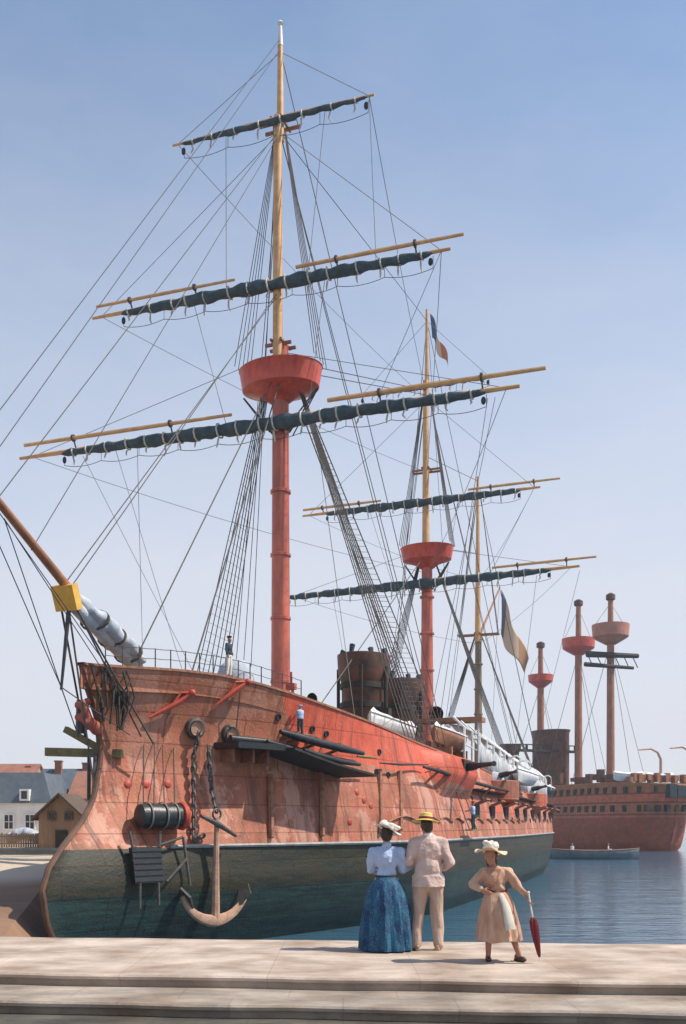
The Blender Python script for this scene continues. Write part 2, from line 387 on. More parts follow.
def hull_mat():
    m = bpy.data.materials.new('hull paint'); m.use_nodes = True; t = m.node_tree; L = t.links; b = t.nodes['Principled BSDF']
    def N(k, **kw):
        n = t.nodes.new(k)
        for a, v in kw.items(): setattr(n, a, v)
        return n
    tc = N('ShaderNodeTexCoord'); sp = N('ShaderNodeSeparateXYZ'); L.new(tc.outputs['Object'], sp.inputs[0])
    def noise(scale, st=(1, 1, 1), detail=6, r=.6):
        mp = N('ShaderNodeMapping'); mp.inputs['Scale'].default_value = st; L.new(tc.outputs['Object'], mp.inputs[0])
        n = N('ShaderNodeTexNoise'); n.inputs['Scale'].default_value = scale; n.inputs['Detail'].default_value = detail; n.inputs['Roughness'].default_value = r
        L.new(mp.outputs[0], n.inputs['Vector']); return n.outputs[0]
    def ramp(v, p0, c0, p1, c1):
        r = N('ShaderNodeValToRGB'); r.color_ramp.elements[0].position = p0; r.color_ramp.elements[1].position = p1
        r.color_ramp.elements[0].color = (*c0, 1); r.color_ramp.elements[1].color = (*c1, 1); L.new(v, r.inputs[0]); return r.outputs[0]
    def math_(op, a, b_=None, c=None, clamp=False):
        n = N('ShaderNodeMath', operation=op); n.use_clamp = clamp
        for i, v in enumerate((a, b_, c)):
            if v is None: continue
            if isinstance(v, (int, float)): n.inputs[i].default_value = v
            else: L.new(v, n.inputs[i])
        return n.outputs[0]
    def mix(f, a, b_, mode='MIX'):
        n = N('ShaderNodeMix', data_type='RGBA', blend_type=mode)
        if isinstance(f, (int, float)): n.inputs['Factor'].default_value = f
        else: L.new(f, n.inputs['Factor'])
        for i, v in ((6, a), (7, b_)):
            if isinstance(v, tuple): n.inputs[i].default_value = (*v, 1)
            else: L.new(v, n.inputs[i])
        return n.outputs[2]
    z = sp.outputs['Z']; y = sp.outputs['Y']
    big = noise(.35, (1, 1, 1), 6, .7); mid = noise(1.3, (1, 1, .8), 8, .7); streak = noise(1.7, (0, 1, .10), 6, .7); fine = noise(9, (1, 1, 1), 5)
    pink = mix(ramp(big, .38, (0, 0, 0), .62, (1, 1, 1)), (.32, .095, .048), (.54, .165, .092))
    pink = mix(ramp(mid, .50, (0, 0, 0), .72, (.8, .8, .8)), pink, (.40, .21, .105))
    pink = mix(ramp(streak, .52, (0, 0, 0), .78, (.9, .9, .9)), pink, (.15, .055, .030))
    pink = mix(ramp(noise(.8, (1, 1, .5), 8, .75), .60, (0, 0, 0), .70, (.8, .8, .8)), pink, (.52, .12, .07))
    pink = mix(ramp(noise(.42, (1, 1.3, .9), 9, .62), .53, (0, 0, 0), .56, (.75, .75, .75)), pink, (.60, .30, .215))
    pink = mix(ramp(noise(.36, (1.2, 1, 1.4), 9, .66), .60, (0, 0, 0), .63, (.8, .8, .8)), pink, (.23, .085, .045))
    fore = math_('MULTIPLY', math_('GREATER_THAN', math_('ADD', z, math_('MULTIPLY', mid, 1.2)), 4.9), math_('LESS_THAN', y, 0.0))
    pink = mix(math_('MULTIPLY', fore, .5), pink, (.34, .12, .06))
    red = mix(ramp(mid, .35, (0, 0, 0), .65, (1, 1, 1)), (.54, .075, .035), (.72, .125, .06))
    red = mix(ramp(streak, .55, (0, 0, 0), .75, (.7, .7, .7)), red, (.42, .12, .07))
    wob = math_('MULTIPLY_ADD', mid, .5, -.25)
    zz = math_('ADD', z, wob)
    yy = math_('ADD', y, math_('MULTIPLY', wob, 1.4))
    # red upper strake: y from -11.3 (slanting with height) to 12, above a line that falls aft
    edge = math_('MULTIPLY_ADD', y, -.055, 4.45)
    m1 = math_('GREATER_THAN', zz, edge)
    slant = math_('MULTIPLY_ADD', z, -.55, -6.8)
    m2 = math_('GREATER_THAN', yy, slant); m3 = math_('LESS_THAN', yy, 11.5)
    mask = math_('MULTIPLY', math_('MULTIPLY', m1, m2), m3)
    # broken patches of red further aft
    patch = math_('MULTIPLY', math_('GREATER_THAN', noise(.28, (1, 1, 2), 4), .53), math_('GREATER_THAN', y, 8.0))
    patch = math_('MULTIPLY', patch, math_('GREATER_THAN', z, 2.4))
    mask = math_('MAXIMUM', mask, math_('MULTIPLY', patch, .75))
    col = mix(mask, pink, red)
    drip = ramp(noise(2.2, (0, 1, .06), 7, .75), .52, (0, 0, 0), .62, (.7, .7, .7))
    col = mix(drip, col, (.12, .05, .03))
    col = mix(ramp(noise(2.2, (1, 1, .6), 9, .8), .57, (0, 0, 0), .66, (.6, .6, .6)), col, (.58, .34, .22))
    # bottom paint
    green = mix(ramp(noise(.7, (1, .55, 4.5), 9, .8), .4, (0, 0, 0), .62, (1, 1, 1)), (.006, .014, .011), (.042, .034, .011))
    green = mix(ramp(noise(1.4, (1, .6, 5), 6, .7), .5, (0, 0, 0), .75, (.9, .9, .9)), green, (.065, .038, .016))
    green = mix(math_('LESS_THAN', math_('ADD', z, math_('MULTIPLY', wob, .8)), -1.15), green, mix(ramp(noise(.8, (1, .5, 5), 8, .75), .42, (0, 0, 0), .6, (1, 1, 1)), (.004, .013, .013), (.013, .046, .040)))
    zb = math_('MULTIPLY_ADD', wob, .12, z)
    below = math_('LESS_THAN', zb, .66)
    line = math_('MULTIPLY', math_('GREATER_THAN', zb, .66), math_('LESS_THAN', zb, .76))
    col = mix(math_('MULTIPLY', line, math_('GREATER_THAN', y, -16.5)), col, (.42, .44, .44))
    col = mix(below, col, green)
    cx0 = N('ShaderNodeCombineXYZ'); L.new(y, cx0.inputs[0]); L.new(z, cx0.inputs[1])
    b0 = N('ShaderNodeTexBrick'); b0.inputs['Scale'].default_value = 1; b0.inputs['Brick Width'].default_value = 3.6; b0.inputs['Row Height'].default_value = 1.25; b0.inputs['Mortar Size'].default_value = .035; b0.inputs['Mortar Smooth'].default_value = .6
    b0.inputs['Color1'].default_value = (1, 1, 1, 1); b0.inputs['Color2'].default_value = (.84, .86, .88, 1); b0.inputs['Mortar'].default_value = (.55, .42, .36, 1); L.new(cx0.outputs[0], b0.inputs['Vector'])
    col = mix(.8, col, b0.outputs[0], 'MULTIPLY')
    L.new(col, b.inputs['Base Color'])
    # plate seams + dents
    mp = N('ShaderNodeMapping'); mp.inputs['Rotation'].default_value = (R(90), 0, R(90)); L.new(tc.outputs['Object'], mp.inputs[0])
    cx = N('ShaderNodeCombineXYZ'); L.new(y, cx.inputs[0]); L.new(z, cx.inputs[1])
    br = N('ShaderNodeTexBrick'); br.inputs['Scale'].default_value = 1; br.inputs['Brick Width'].default_value = 3.6; br.inputs['Row Height'].default_value = 1.25; br.inputs['Mortar Size'].default_value = .03
    br.inputs['Color1'].default_value = (1, 1, 1, 1); br.inputs['Color2'].default_value = (.92, .92, .92, 1); br.inputs['Mortar'].default_value = (.3, .3, .3, 1); L.new(cx.outputs[0], br.inputs['Vector'])
    h = math_('ADD', br.outputs[0], math_('MULTIPLY', math_('ADD', mid, fine), .8))
    bp = N('ShaderNodeBump'); bp.inputs['Strength'].default_value = .65; bp.inputs['Distance'].default_value = .05; L.new(h, bp.inputs['Height']); L.new(bp.outputs[0], b.inputs['Normal'])
    b.inputs['Roughness'].default_value = .6
    return m
M['hull'] = hull_mat()

NU, NV = 120, 36
def hull_grid():
    g = []
    for i in range(NU + 1):
        u = (i / NU) ** 1.25; tdeck = -19.9 + u * 100.5; row = []
        for j in range(NV + 1):
            v = j / NV; z = -4.5 + v * (zd(tdeck) + 4.5); s = lerp_tab(STEM, z); t = s + u * (te(z) - s)
            row.append((halfw(t, z), t, z))
        g.append(row)
    return g
G = hull_grid()
mb = MB(); vs = []; 
for sgn in (1, -1):
    base = len(mb.v); vv = [(sgn * p[0], p[1], p[2]) for row in G for p in row]
    ff = [(i * (NV + 1) + j, (i + 1) * (NV + 1) + j, (i + 1) * (NV + 1) + j + 1, i * (NV + 1) + j + 1) for i in range(NU) for j in range(NV)]
    mb.add(vv, ff)
# close stem and stern
def close(i):
    vv = [(s * G[i][j][0], G[i][j][1], G[i][j][2]) for j in range(NV + 1) for s in (1, -1)]
    mb.add(vv, [(2 * j, 2 * j + 1, 2 * j + 3, 2 * j + 2) for j in range(NV)])
close(0); close(NU)
HV = [tuple(v) for v in mb.v]; HF = list(mb.f)
mb.build('hull', M['hull'], ship, clean=True)
BV = BVHTree.FromPolygons([Vector(v) for v in HV], HF)
def on_hull(px, py, out=0.0):
    """a point of the port side (local coordinates) and its outward normal"""
    d = Vector(((px - 343) / FPX, 1, (HOR - py) / FPX)); o = tolocal((0, 0, EYE)); e = tolocal(Vector((0, 0, EYE)) + d)
    hit, n, _, _ = BV.ray_cast(o, (e - o).normalized())
    if hit is None:
        if py > 1000: raise RuntimeError('no hull at %s' % px)
        return on_hull(px, py + 2, out)
    if n.x < 0: n = -n
    return hit + n * out, n

# bulwark inside, deck, cap rail
mb = MB(); cap = MB(); dk = MB()
rowp = []
for i in range(0, NU + 1):
    p = Vector(G[i][NV]); inn = max(p.x - .28, .02)
    rowp.append((p, inn))
for s in (1, -1):
    vv = []; 
    for p, inn in rowp: vv += [(s * inn, p.y, p.z - .02), (s * inn, p.y, p.z - .95)]
    mb.add(vv, [(2 * i, 2 * i + 1, 2 * i + 3, 2 * i + 2) for i in range(NU)])
    cv = []
    for p, inn in rowp: cv += [(s * (p.x + .06), p.y, p.z - .03), (s * (p.x + .06), p.y, p.z + .07), (s * max(inn - .04, 0), p.y, p.z + .07), (s * max(inn - .04, 0), p.y, p.z - .03)]
    cap.add(cv, [(4 * i + k, 4 * i + (k + 1) % 4, 4 * i + 4 + (k + 1) % 4, 4 * i + 4 + k) for i in range(NU) for k in range(4)])
vv = []
for p, inn in rowp: vv += [(inn + .05, p.y, p.z - .93), (-inn - .05, p.y, p.z - .93)]
dk.add(vv, [(2 * i, 2 * i + 1, 2 * i + 3, 2 * i + 2) for i in range(NU)])
mb.build('bulwark', M['hull'], ship); cap.build('cap_rail', M['rust'], ship); dk.build('deck', M['deck'], ship)

# stem bar
mb = MB(); pts = [(0, lerp_tab(STEM, z) - .06, z) for z in [-4 + k * .4 for k in range(29)] if z < 7.6]
mb.tube(pts, [.12] * len(pts), 8); mb.build('stem_bar', mat('stem bar paint', (.16, .075, .045), (.09, .05, .03), 2), ship)

# --- masts
def P(w_, t_, h): return Vector((w_, t_, EYE + h))      # h above eye level, as measured
def mast_top(prt, t, h0, h1, rb, rt, name='fighting_top', ex=.72):
    m = MB(); prof = [(rb * .25, h0 - .75), (rb * .5, h0 - .35), (rb * .9, h0 - .04), (rb, h0), (rt, h1), (rt + .05, h1 + .04), (rt - .02, h1 + .09), (rt - .14, h1 + .02), (rb - .12, h0 + .12), (.2, h0 + .1)]
    m.lathe([(r, z) for r, z in prof], P(0, t, 0), 40, 1, ex)
    return m.build(name, M['top_red'], prt)

class Mast: pass
def build_mast(t, hbase, lower, tops, name, lmat, tmat, top=None, rake=0.0):
    """lower = (h_end, r0, r1); tops = [(h0,h1,r0,r1,mat,y_offset)]"""
    m = MB(); hz = hbase; n = 14
    pts = []; rr = []
    for k in range(n + 1):
        h = hz + (lower[0] - hz) * k / n; pts.append(P(0, t, h)); rr.append(lower[1] + (lower[2] - lower[1]) * k / n)
    m.tube(pts, rr, 20)
    o = m.build(name, lmat, ship)
    hp = MB()
    for k in range(7):
        h = hz + 2 + (lower[0] - hz - 3) * k / 6; hp.lathe([(lower[1] * .96, -.09), (lower[1] + .02, -.07), (lower[1] + .02, .07), (lower[1] * .96, .09)], P(0, t, h), 20)
    if lower[1] > .4: hp.build_each('mast_hoop', lmat, o)
    for (h0, h1, r0, r1, mm, yo) in tops:
        q = MB(); q.tube([P(0, t - yo, h0), P(0, t - yo, (h0 + h1) / 2), P(0, t - yo, h1)], [r0, (r0 + r1) / 2, r1], 14); q.build('topmast', mm, o)
    if top: mast_top(o, t, *top)
    return o
fm = build_mast(0, 2.6, (27.5, .58, .46), [(24.8, 40.6, .30, .24, M['wood'], .42), (39.4, 45.0, .22, .15, M['wood'], .05), (44.9, 46.1, .17, .10, M['white'], .05)],
                'foremast', M['mast_red'], M['wood'], (25.1, 26.2, 2.3, 2.48))
mm_ = build_mast(33.5, 2.0, (24.6, .64, .46), [(24.0, 39.5, .34, .24, M['wood'], .42), (38.5, 46.0, .22, .12, M['wood'], .05)],
                 'mainmast', M['mast_red'], M['wood'], (23.6, 24.7, 2.2, 2.4))
mz = build_mast(56.0, 2.0, (21.5, .48, .34), [(20.2, 38.4, .34, .14, M['wood'], .3)], 'mizzenmast', M['greywood'], M['wood'])
# brown doubling of the main and the crosstrees of every mast
for (prt, t, h, r) in ((mm_, 33.5, 31.6, 1.3), (fm, 0, 40.3, 1.1), (mz, 56, 21.0, 2.3), (fm, 0, 27.6, .8)):
    q = MB()
    for s in (-.35, .35): q.box(P(0, t + s, h), (2 * r, .14, .16))
    for s in (-.3, .3): q.box(P(s, t, h + .12), (.12, 1.5, .12))
    q.build('crosstrees', M['brown_wood'], prt, smooth=False)
q = MB(); q.lathe([(.12, 0), (.2, .1), (.12, .22), (0, .26)], P(0, -.05, 46.1), 12); q.build('truck', M['white'], fm)

# --- yards with furled sail, gaskets, booms
YT = {}
def yard(mast_t, h, wl, wr, r, brace=0.0, sail=(.9, .9), boom=None, sr=.36, name='yard', gold=.16, mast=None, sailmat=None, foot=True):
    a = R(brace); ux = Vector((math.cos(a), math.sin(a), 0)); yoff = -.75
    c = P(0, mast_t + yoff, h)
    def pt(s, dz=0, dy=0): return c + ux * s + Vector((0, dy, dz))
    n = 16; m = MB(); pts = []; rr = []
    for k in range(n + 1):
        s = -wl + (wl + wr) * k / n; e = abs(s) / (wl if s < 0 else wr); pts.append(pt(s)); rr.append(r * (1 - .62 * e ** 1.6))
    m.tube(pts, rr, 10); o = m.build(name, M['wood'], ship)
    # furled sail: lumpy bundle
    m = MB(); pts = []; rr = []; n = 70; a0 = -wl * sail[0]; a1 = wr * sail[1]
    for k in range(n + 1):
        f = k / n; s = a0 + (a1 - a0) * f; e = abs(2 * f - 1)
        rad = sr * (1 - .5 * e ** 2.2) * (1 + .13 * math.sin(s * 2.1 + h * 3) + .09 * math.sin(s * 5.3 + h) + .07 * rnd.uniform(-1, 1))
        if k in (0, n): rad *= .35
        pts.append(pt(s, -.10 + .03 * math.sin(s * 5), -.05)); rr.append(rad)
    m.tube(pts, rr, 12); m.build('furled_sail', sailmat or M['sail'], o)
    ng = max(5, int((wl + wr) / 1.45))
    for k in range(ng):
        s = a0 + (a1 - a0) * (k + .5 + rnd.uniform(-.25, .25)) / ng; f = (s - a0) / (a1 - a0); rad = sr * (1 - .5 * abs(2 * f - 1) ** 2.2) * 1.13
        ring = [pt(s + .02 * j, -.10 + rad * math.sin(j * .7854) , -.05 + rad * math.cos(j * .7854)) for j in range(9)]
        g = MB(); g.tube(ring, .055, 5, caps=False)
        L_ = rnd.uniform(.25, .7); g.tube([pt(s, -.10 - rad), pt(s + rnd.uniform(-.1, .1), -.10 - rad - L_ * .6), pt(s + rnd.uniform(-.12, .12), -.1 - rad - L_)], [.05, .06, .03], 5)
        g.build('gasket', M['gasket'], o)
    if foot:
        fr = MB(); N_ = max(4, int((wl + wr) / 3)); sgs = [a0 + (a1 - a0) * k / N_ for k in range(N_ + 1)]
        for q0, q1 in zip(sgs, sgs[1:]): fr.rope(pt(q0, -.75, .2), pt(q1, -.75, .2), .02, .18)
        for q0 in sgs: fr.rope(pt(q0, -.1, .2), pt(q0, -.75, .2), .018)
        fr.build('footrope', M['rope'], o)
    if boom:
        for (b0, b1, br, dz) in boom:
            q = MB(); q.tube([pt(b0, dz, -.35), pt((b0 + b1) / 2, dz, -.35), pt(b1, dz - .02, -.35)], [br * .85, br, br * .7], 8)
            q.build('studding_sail_boom', M['wood'], o)
            for f in (.25, .72):
                irons = MB(); e = b0 + (b1 - b0) * f; irons.lathe([(br + .03, -.06), (br + .09, -.06), (br + .09, .06), (br + .03, .06)], pt(e, dz, -.35), 10, axis=ux, closed=True); irons.rope(pt(e, dz, -.35), pt(e, 0, 0), .05, 0, 5)
                irons.build('boom_iron', M['iron'], o)
    blk = MB()
    for s in (a0 * .99, a1 * .99): blk.ball(pt(s, -.5, 0), (.14, .1, .22), n=8, m=6)
    blk.build_each('pulley_block', M['black'], o)
    o_l, o_r = pt(-wl * .95), pt(wr * .95)
    YT[(mast_t, h)] = (o_l, o_r, o, pt)
    return o
yard(0, 23.0, 17.4, 13.9, .26, 0, (.82, .87), [(-16.8, -2.6, .13, .62), (3.3, 15.3, .15, .60)], .37)
yard(0, 30.9, 12.1, 10.2, .22, 0, (.83, .90), [(-11.6, -2.4, .10, .45), (1.4, 11.0, .12, .45)], .33)
yard(0, 40.2, 6.6, 5.9, .16, 0, (.90, .93), None, .17)
yard(33.5, 21.5, 13.8, 13.6, .27, -5, (.99, .82), [(6.2, 15.0, .12, .55)], .40)
yard(33.5, 28.7, 11.8, 10.2, .24, -2, (.80, .83), [(-11.6, -4.0, .13, .42), (4.0, 11.9, .12, .42)], .36)
yard(33.5, 38.9, 6.2, 6.0, .18, 0, (.95, .95), None, .2)

# lifts, braces
def ropes(name, segs, prt=None, r=.022, material=None, sag=0):
    for a, b in segs:
        m = MB(); m.rope(a, b, r, sag); o = m.build(name, material or M['rope'], prt or ship)
    return o
def lifts(key, htop, prt, extra=()):
    l, r_, o, pt = YT[key]; t = key[0]
    ropes('lift', [(l, P(0, t, htop)), (r_, P(0, t, htop))], o, .020, M['ropepale'])
lifts((0, 23.0), 27.3, fm); lifts((0, 30.9), 40.0, fm); lifts((0, 40.2), 44.6, fm)
lifts((33.5, 21.5), 24.8, mm_); lifts((33.5, 28.7), 38.0, mm_); lifts((33.5, 38.9), 45, mm_)
def braces(key, target, r=.020):
    l, r_, o, pt = YT[key]; ropes('brace', [(l, target), (r_, target)], o, r, M['ropepale'], .5)
braces((0, 23.0), P(0, 33.5, 22.5)); braces((0, 30.9), P(0, 33.5, 31.5)); braces((0, 40.2), P(0, 33.5, 38))
braces((33.5, 21.5), P(0, 56, 20)); braces((33.5, 28.7), P(0, 56, 27))
# sheets and clewlines falling from the yard arms to the next yard and deck
for (k, tgt) in (((0, 30.9), (0, 23.0)), ((0, 40.2), (0, 30.9)), ((33.5, 28.7), (33.5, 21.5))):
    l, r_, o, pt = YT[k]; l2, r2, o2, pt2 = YT[tgt]
    ropes('sheet', [(pt(-5.2 * (1 if k[1] < 40 else .6), -.3), pt2(-3.1, .2)), (r_, pt2(6.0, .2)), (pt(3.0, -.3), pt2(2.0, .2))], o, .018, M['ropepale'])
l, r_, o, pt = YT[(0, 23.0)]
ropes('clew_garnet', [(pt(12.6, -.4), P(6.6, 7, 4.4)), (pt(12.2, -.4), P(6.8, 9, 4.2)), (pt(2.4, -.3), P(5.9, -4, 5.4)), (pt(-10.5, -.3), P(-6.4, 3, 5.0)), (pt(-9, -.3), P(-6.0, -5, 5.6)), (pt(-12.8, -.4), P(-6.6, 8, 4.6))], o, .018, M['ropepale'])
l, r_, o, pt = YT[(33.5, 21.5)]
ropes('clew_garnet', [(pt(10, -.4), P(6.6, 38, 2.9)), (pt(-9, -.4), P(-6.6, 37, 2.9)), (pt(13.6, -.4), P(6.6, 46, 2.8))], o, .018, M['ropepale'])

# shrouds with ratlines
def shrouds(t, h0, wtop, h1fn, side, n, dt, prt, tstart, ratl=.55, r=.032, wd=None, step=1, rr=.012):
    m = MB(); lines = []
    for k in range(n):
        tt = tstart + k * dt; wv = (halfw(tt, zd(tt)) - .1) if wd is None else wd
        a = P(side * wtop, t + .2 * (k - n / 2) * .3, h0); b = Vector((side * wv, tt, (zd(tt) if h1fn is None else EYE + h1fn)))
        m.rope(a, b, r); lines.append((a, b))
    H = (lines[0][0] - lines[0][1]).length; k = 1
    while k * ratl < H * .93:
        f = k * ratl / H; q = [b.lerp(a, f) for a, b in lines]
        for x, y in zip(q, q[1:]): m.rope(x, y, rr, 0, 3)
        k += 1
    return m.build('shrouds', M['rope'], prt)
shrouds(0, 27.0, .55, None, 1, 7, .85, fm, 1.2); shrouds(0, 27.0, .55, None, -1, 7, .85, fm, 1.2)
shrouds(33.5, 24.2, .5, None, 1, 7, .95, mm_, 34.4, r=.03); shrouds(33.5, 24.2, .5, None, -1, 7, .95, mm_, 34.4, r=.03)
shrouds(56, 20.8, .4, None, 1, 5, .9, mz, 56.8, r=.04); shrouds(56, 20.8, .4, None, -1, 5, .9, mz, 56.8, r=.04)
for s in (1, -1):   # topmast shrouds
    shrouds(0, 39.9, .3, 26.4, s, 5, .5, fm, -1.0, 5, .024, 2.45); shrouds(33.5, 38.5, .3, 24.9, s, 5, .5, mm_, 32.5, 5, .03, 2.3)
    shrouds(56, 37.0, .2, 21.1, s, 3, .4, mz, 55.6, 6, .025, 2.2)
    shrouds(0, 24.9, 2.3, 22.6, s, 3, .5, fm, -.4, 9, .05, .5); shrouds(33.5, 23.3, 2.0, 21.0, s, 3, .5, mm_, 33.0, 9, .06, .5)
# heavy tackles and backstays
for (t, h, t2s, prt) in ((0, 39.8, (8, 9.4), fm), (0, 44.6, (11,), fm), (33.5, 38.8, (41, 42.4), mm_), (33.5, 45, (44,), mm_), (56, 37, (62, 63.5), mz)):
    for s in (1, -1):
        ropes('backstay', [(P(0, t, h), Vector((s * (halfw(t2, zd(t2)) - .1), t2, zd(t2)))) for t2 in t2s], prt, .026, M['rope'])

# bowsprit and stays
BS0, BS1, JB = P(0, -14.6, 6.3), P(0, -20.8, 8.6), P(0, -26.6, 11.9)
q = MB(); q.tube([BS0, BS1], [.32, .26], 14); bsp = q.build('bowsprit', M['canvas'], ship)
q = MB(); q.tube([P(0, -20.2, 8.75), JB + Vector((0, 0, .1))], [.19, .13], 10); q.build('jib_boom', M['brown_wood'], bsp)
q = MB(); q.box(BS1 + Vector((0, -.05, .05)), (.95, .40, .95), Euler((R(22), 0, 0)).to_matrix()); q.build('bowsprit_cap', M['yellow'], bsp, smooth=False)
q = MB()
for (o_, r0, ln) in ((.0, .42, 1.0), (.32, .30, .85), (-.32, .3, .8)):
    pts = [BS0.lerp(BS1, .18 + .76 * ln * k / 14) + Vector((o_, 0, .30 + .10 * math.sin(k * 1.1 + o_ * 9))) for k in range(15)]
    q.tube(pts, [r0 * (.45 + .6 * math.sin(math.pi * (k + .8) / 15.6)) * (1 + .18 * math.sin(k * 2.3)) for k in range(15)], 12)
q.fuse('furled_jib', M['canvas'], bsp, .07, 3)
q = MB()
for f in (.3, .5, .7):
    c = BS0.lerp(BS1, f) + Vector((0, 0, .22)); d = (BS1 - BS0).normalized()
    q.lathe([(.47, -.05), (.54, -.05), (.54, .05), (.47, .05)], c + Vector((0, 0, .02)), 16, 1.25, .86, axis=d, closed=True)
q.build_each('jib_lashing', M['rope'], bsp)
q = MB(); q.tube([BS1 + Vector((0, .1, -.3)), P(0, -21.2, 5.1)], [.09, .05], 8); q.build('dolphin_striker', M['black'], bsp)
STK = P(0, -21.2, 5.2)
ropes('martingale', [(STK, JB), (STK, P(0, -24.5, 10.6)), (STK, Vector((1.2, -18.3, 5.2))), (STK, Vector((-1.2, -18.3, 5.2))), (P(0, -24.5, 10.6), Vector((1.0, -19.0, 6.9))), (JB, Vector((1.4, -18.6, 6.6)))], bsp, .024)
ropes('bobstay', [(BS1, Vector((0, -19.0, 3.1))), (BS1 + Vector((.3, 0, -.2)), Vector((1.3, -17.6, 5.2))), (BS1 + Vector((.2, .3, -.3)), Vector((1.7, -17.3, 4.9))), (BS1 + Vector((-.3, 0, -.2)), Vector((-1.3, -17.6, 5.0)))], bsp, .045)
stays = [(P(0, 0, 45.4), JB, .02), (P(0, 0, 44.8), P(0, -25.9, 11.5), .02), (P(0, 0, 40.2), P(0, -25.0, 11.0), .022), (P(0, 0, 40.0), P(0, -23.0, 9.9), .022),
         (P(0, 0, 31), P(.3, -20.9, 9.1), .028), (P(0, 0, 30.8), P(-.3, -20.7, 9.1), .028), (P(0, 0, 26.6), P(0, -16.2, 6.7), .045), (P(.3, 0, 26.6), P(1.4, -13.8, 6.2), .045),
         (P(0, 33.5, 45), P(0, .4, 40), .026), (P(0, 33.5, 38.8), P(0, .4, 27), .03), (P(0, 33.5, 38.4), P(0, .4, 26.5), .03), (P(0, 33.5, 24.4), P(0, 3, 5.5), .05),
         (P(0, 56, 38), P(0, 34, 33), .03), (P(0, 56, 21.5), P(0, 36, 4), .045), (P(0, 56, 30), P(0, 34, 25), .03)]
for a, b, r in stays: ropes('stay', [(a, b)], None, r, M['rope'])
# wide ladder from the fore top to the waist
q = MB(); A = P(1.2, 1.0, 24.0); B = Vector((5.4, 14.5, 7.6)); dv = Vector((.0, .55, .0))
dv2 = Vector((.45, 0, 0))
for s in (-1, 0, 1): q.rope(A + dv2 * s * .6, B + dv2 * s * 1.5 + dv * s, .045)
for k in range(60):
    f = k / 60; a = A.lerp(B, f); wdt = .6 + .9 * f
    q.rope(a - dv2 * wdt - dv * f, a + dv2 * wdt + dv * f, .018, 0, 3)
q.build('rope_ladder', M['ropepale'], fm)

# gaff, ensign, pennant
q = MB(); q.tube([P(0, 56.5, 21.0), P(0, 69, 29.2)], [.16, .09], 8); q.build('gaff', M['brown_wood'], mz)
def flag_mat(cols):
    m = bpy.data.materials.new('flag cloth'); m.use_nodes = True; t = m.node_tree; b = t.nodes['Principled BSDF']
    uv = t.nodes.new('ShaderNodeAttribute'); uv.attribute_name = 'band'
    r = t.nodes.new('ShaderNodeValToRGB'); r.color_ramp.interpolation = 'CONSTANT'
    r.color_ramp.elements[0].position = 0; r.color_ramp.elements[0].color = (*cols[0], 1); r.color_ramp.elements[1].position = .3334; r.color_ramp.elements[1].color = (*cols[1], 1)
    e = r.color_ramp.elements.new(.6667); e.color = (*cols[2], 1)
    t.links.new(uv.outputs['Fac'], r.inputs[0]); t.links.new(r.outputs[0], b.inputs['Base Color']); b.inputs['Roughness'].default_value = .9
    return m
def flag(prt, fn, nu, nv, material):
    m = MB(); vs = [fn(i / nu, j / nv) for i in range(nu + 1) for j in range(nv + 1)]
    m.add(vs, [(i * (nv + 1) + j, (i + 1) * (nv + 1) + j, (i + 1) * (nv + 1) + j + 1, i * (nv + 1) + j + 1) for i in range(nu) for j in range(nv)])
    o = m.build('flag', material, prt)
    a = o.data.attributes.new('band', 'FLOAT', 'POINT')
    for i in range(nu + 1):
        for j in range(nv + 1): a.data[i * (nv + 1) + j].value = min(.999, i / nu)
    s = o.modifiers.new('thick', 'SOLIDIFY'); s.thickness = .02
    return o
fmat = flag_mat([(.08, .14, .24), (.66, .50, .38), (.52, .22, .13)])
pk = P(0, 68.6, 28.9)
def ensign(u, v):   # hangs limp: the fly falls steeply away aft
    x = .2 + 3.3 * u - .3 * v + .22 * math.sin(u * 9 + v * 2); yv = 2.0 * u + v * .2 + .4 * math.sin(u * 7 + 1)
    z = -v * (5.4 - 3.6 * u) - u * 8.6 - .3 * math.sin(u * 5)
    return pk + Vector((x * .9, yv, z))
fmat2 = flag_mat([(.13, .15, .20), (.64, .46, .33), (.50, .27, .15)])
for n_ in fmat2.node_tree.nodes:
    if n_.type == 'VALTORGB': n_.color_ramp.elements[1].position = .13
flag(mz, ensign, 24, 12, fmat2)
pk2 = P(0, 33.5, 45.8)
def pennant(u, v):
    return pk2 + Vector((.2 + 1.5 * u + .1 * v + .12 * math.sin(u * 8 + v), .3, -v * (2.2 - 1.0 * u) - u * 3.9 + .2 * math.sin(u * 9)))
flag(mm_, pennant, 18, 8, fmat)
ropes('halyard', [(pk2, P(1.5, 34, 22)), (pk, P(0, 62, 3.5))], mz, .02)

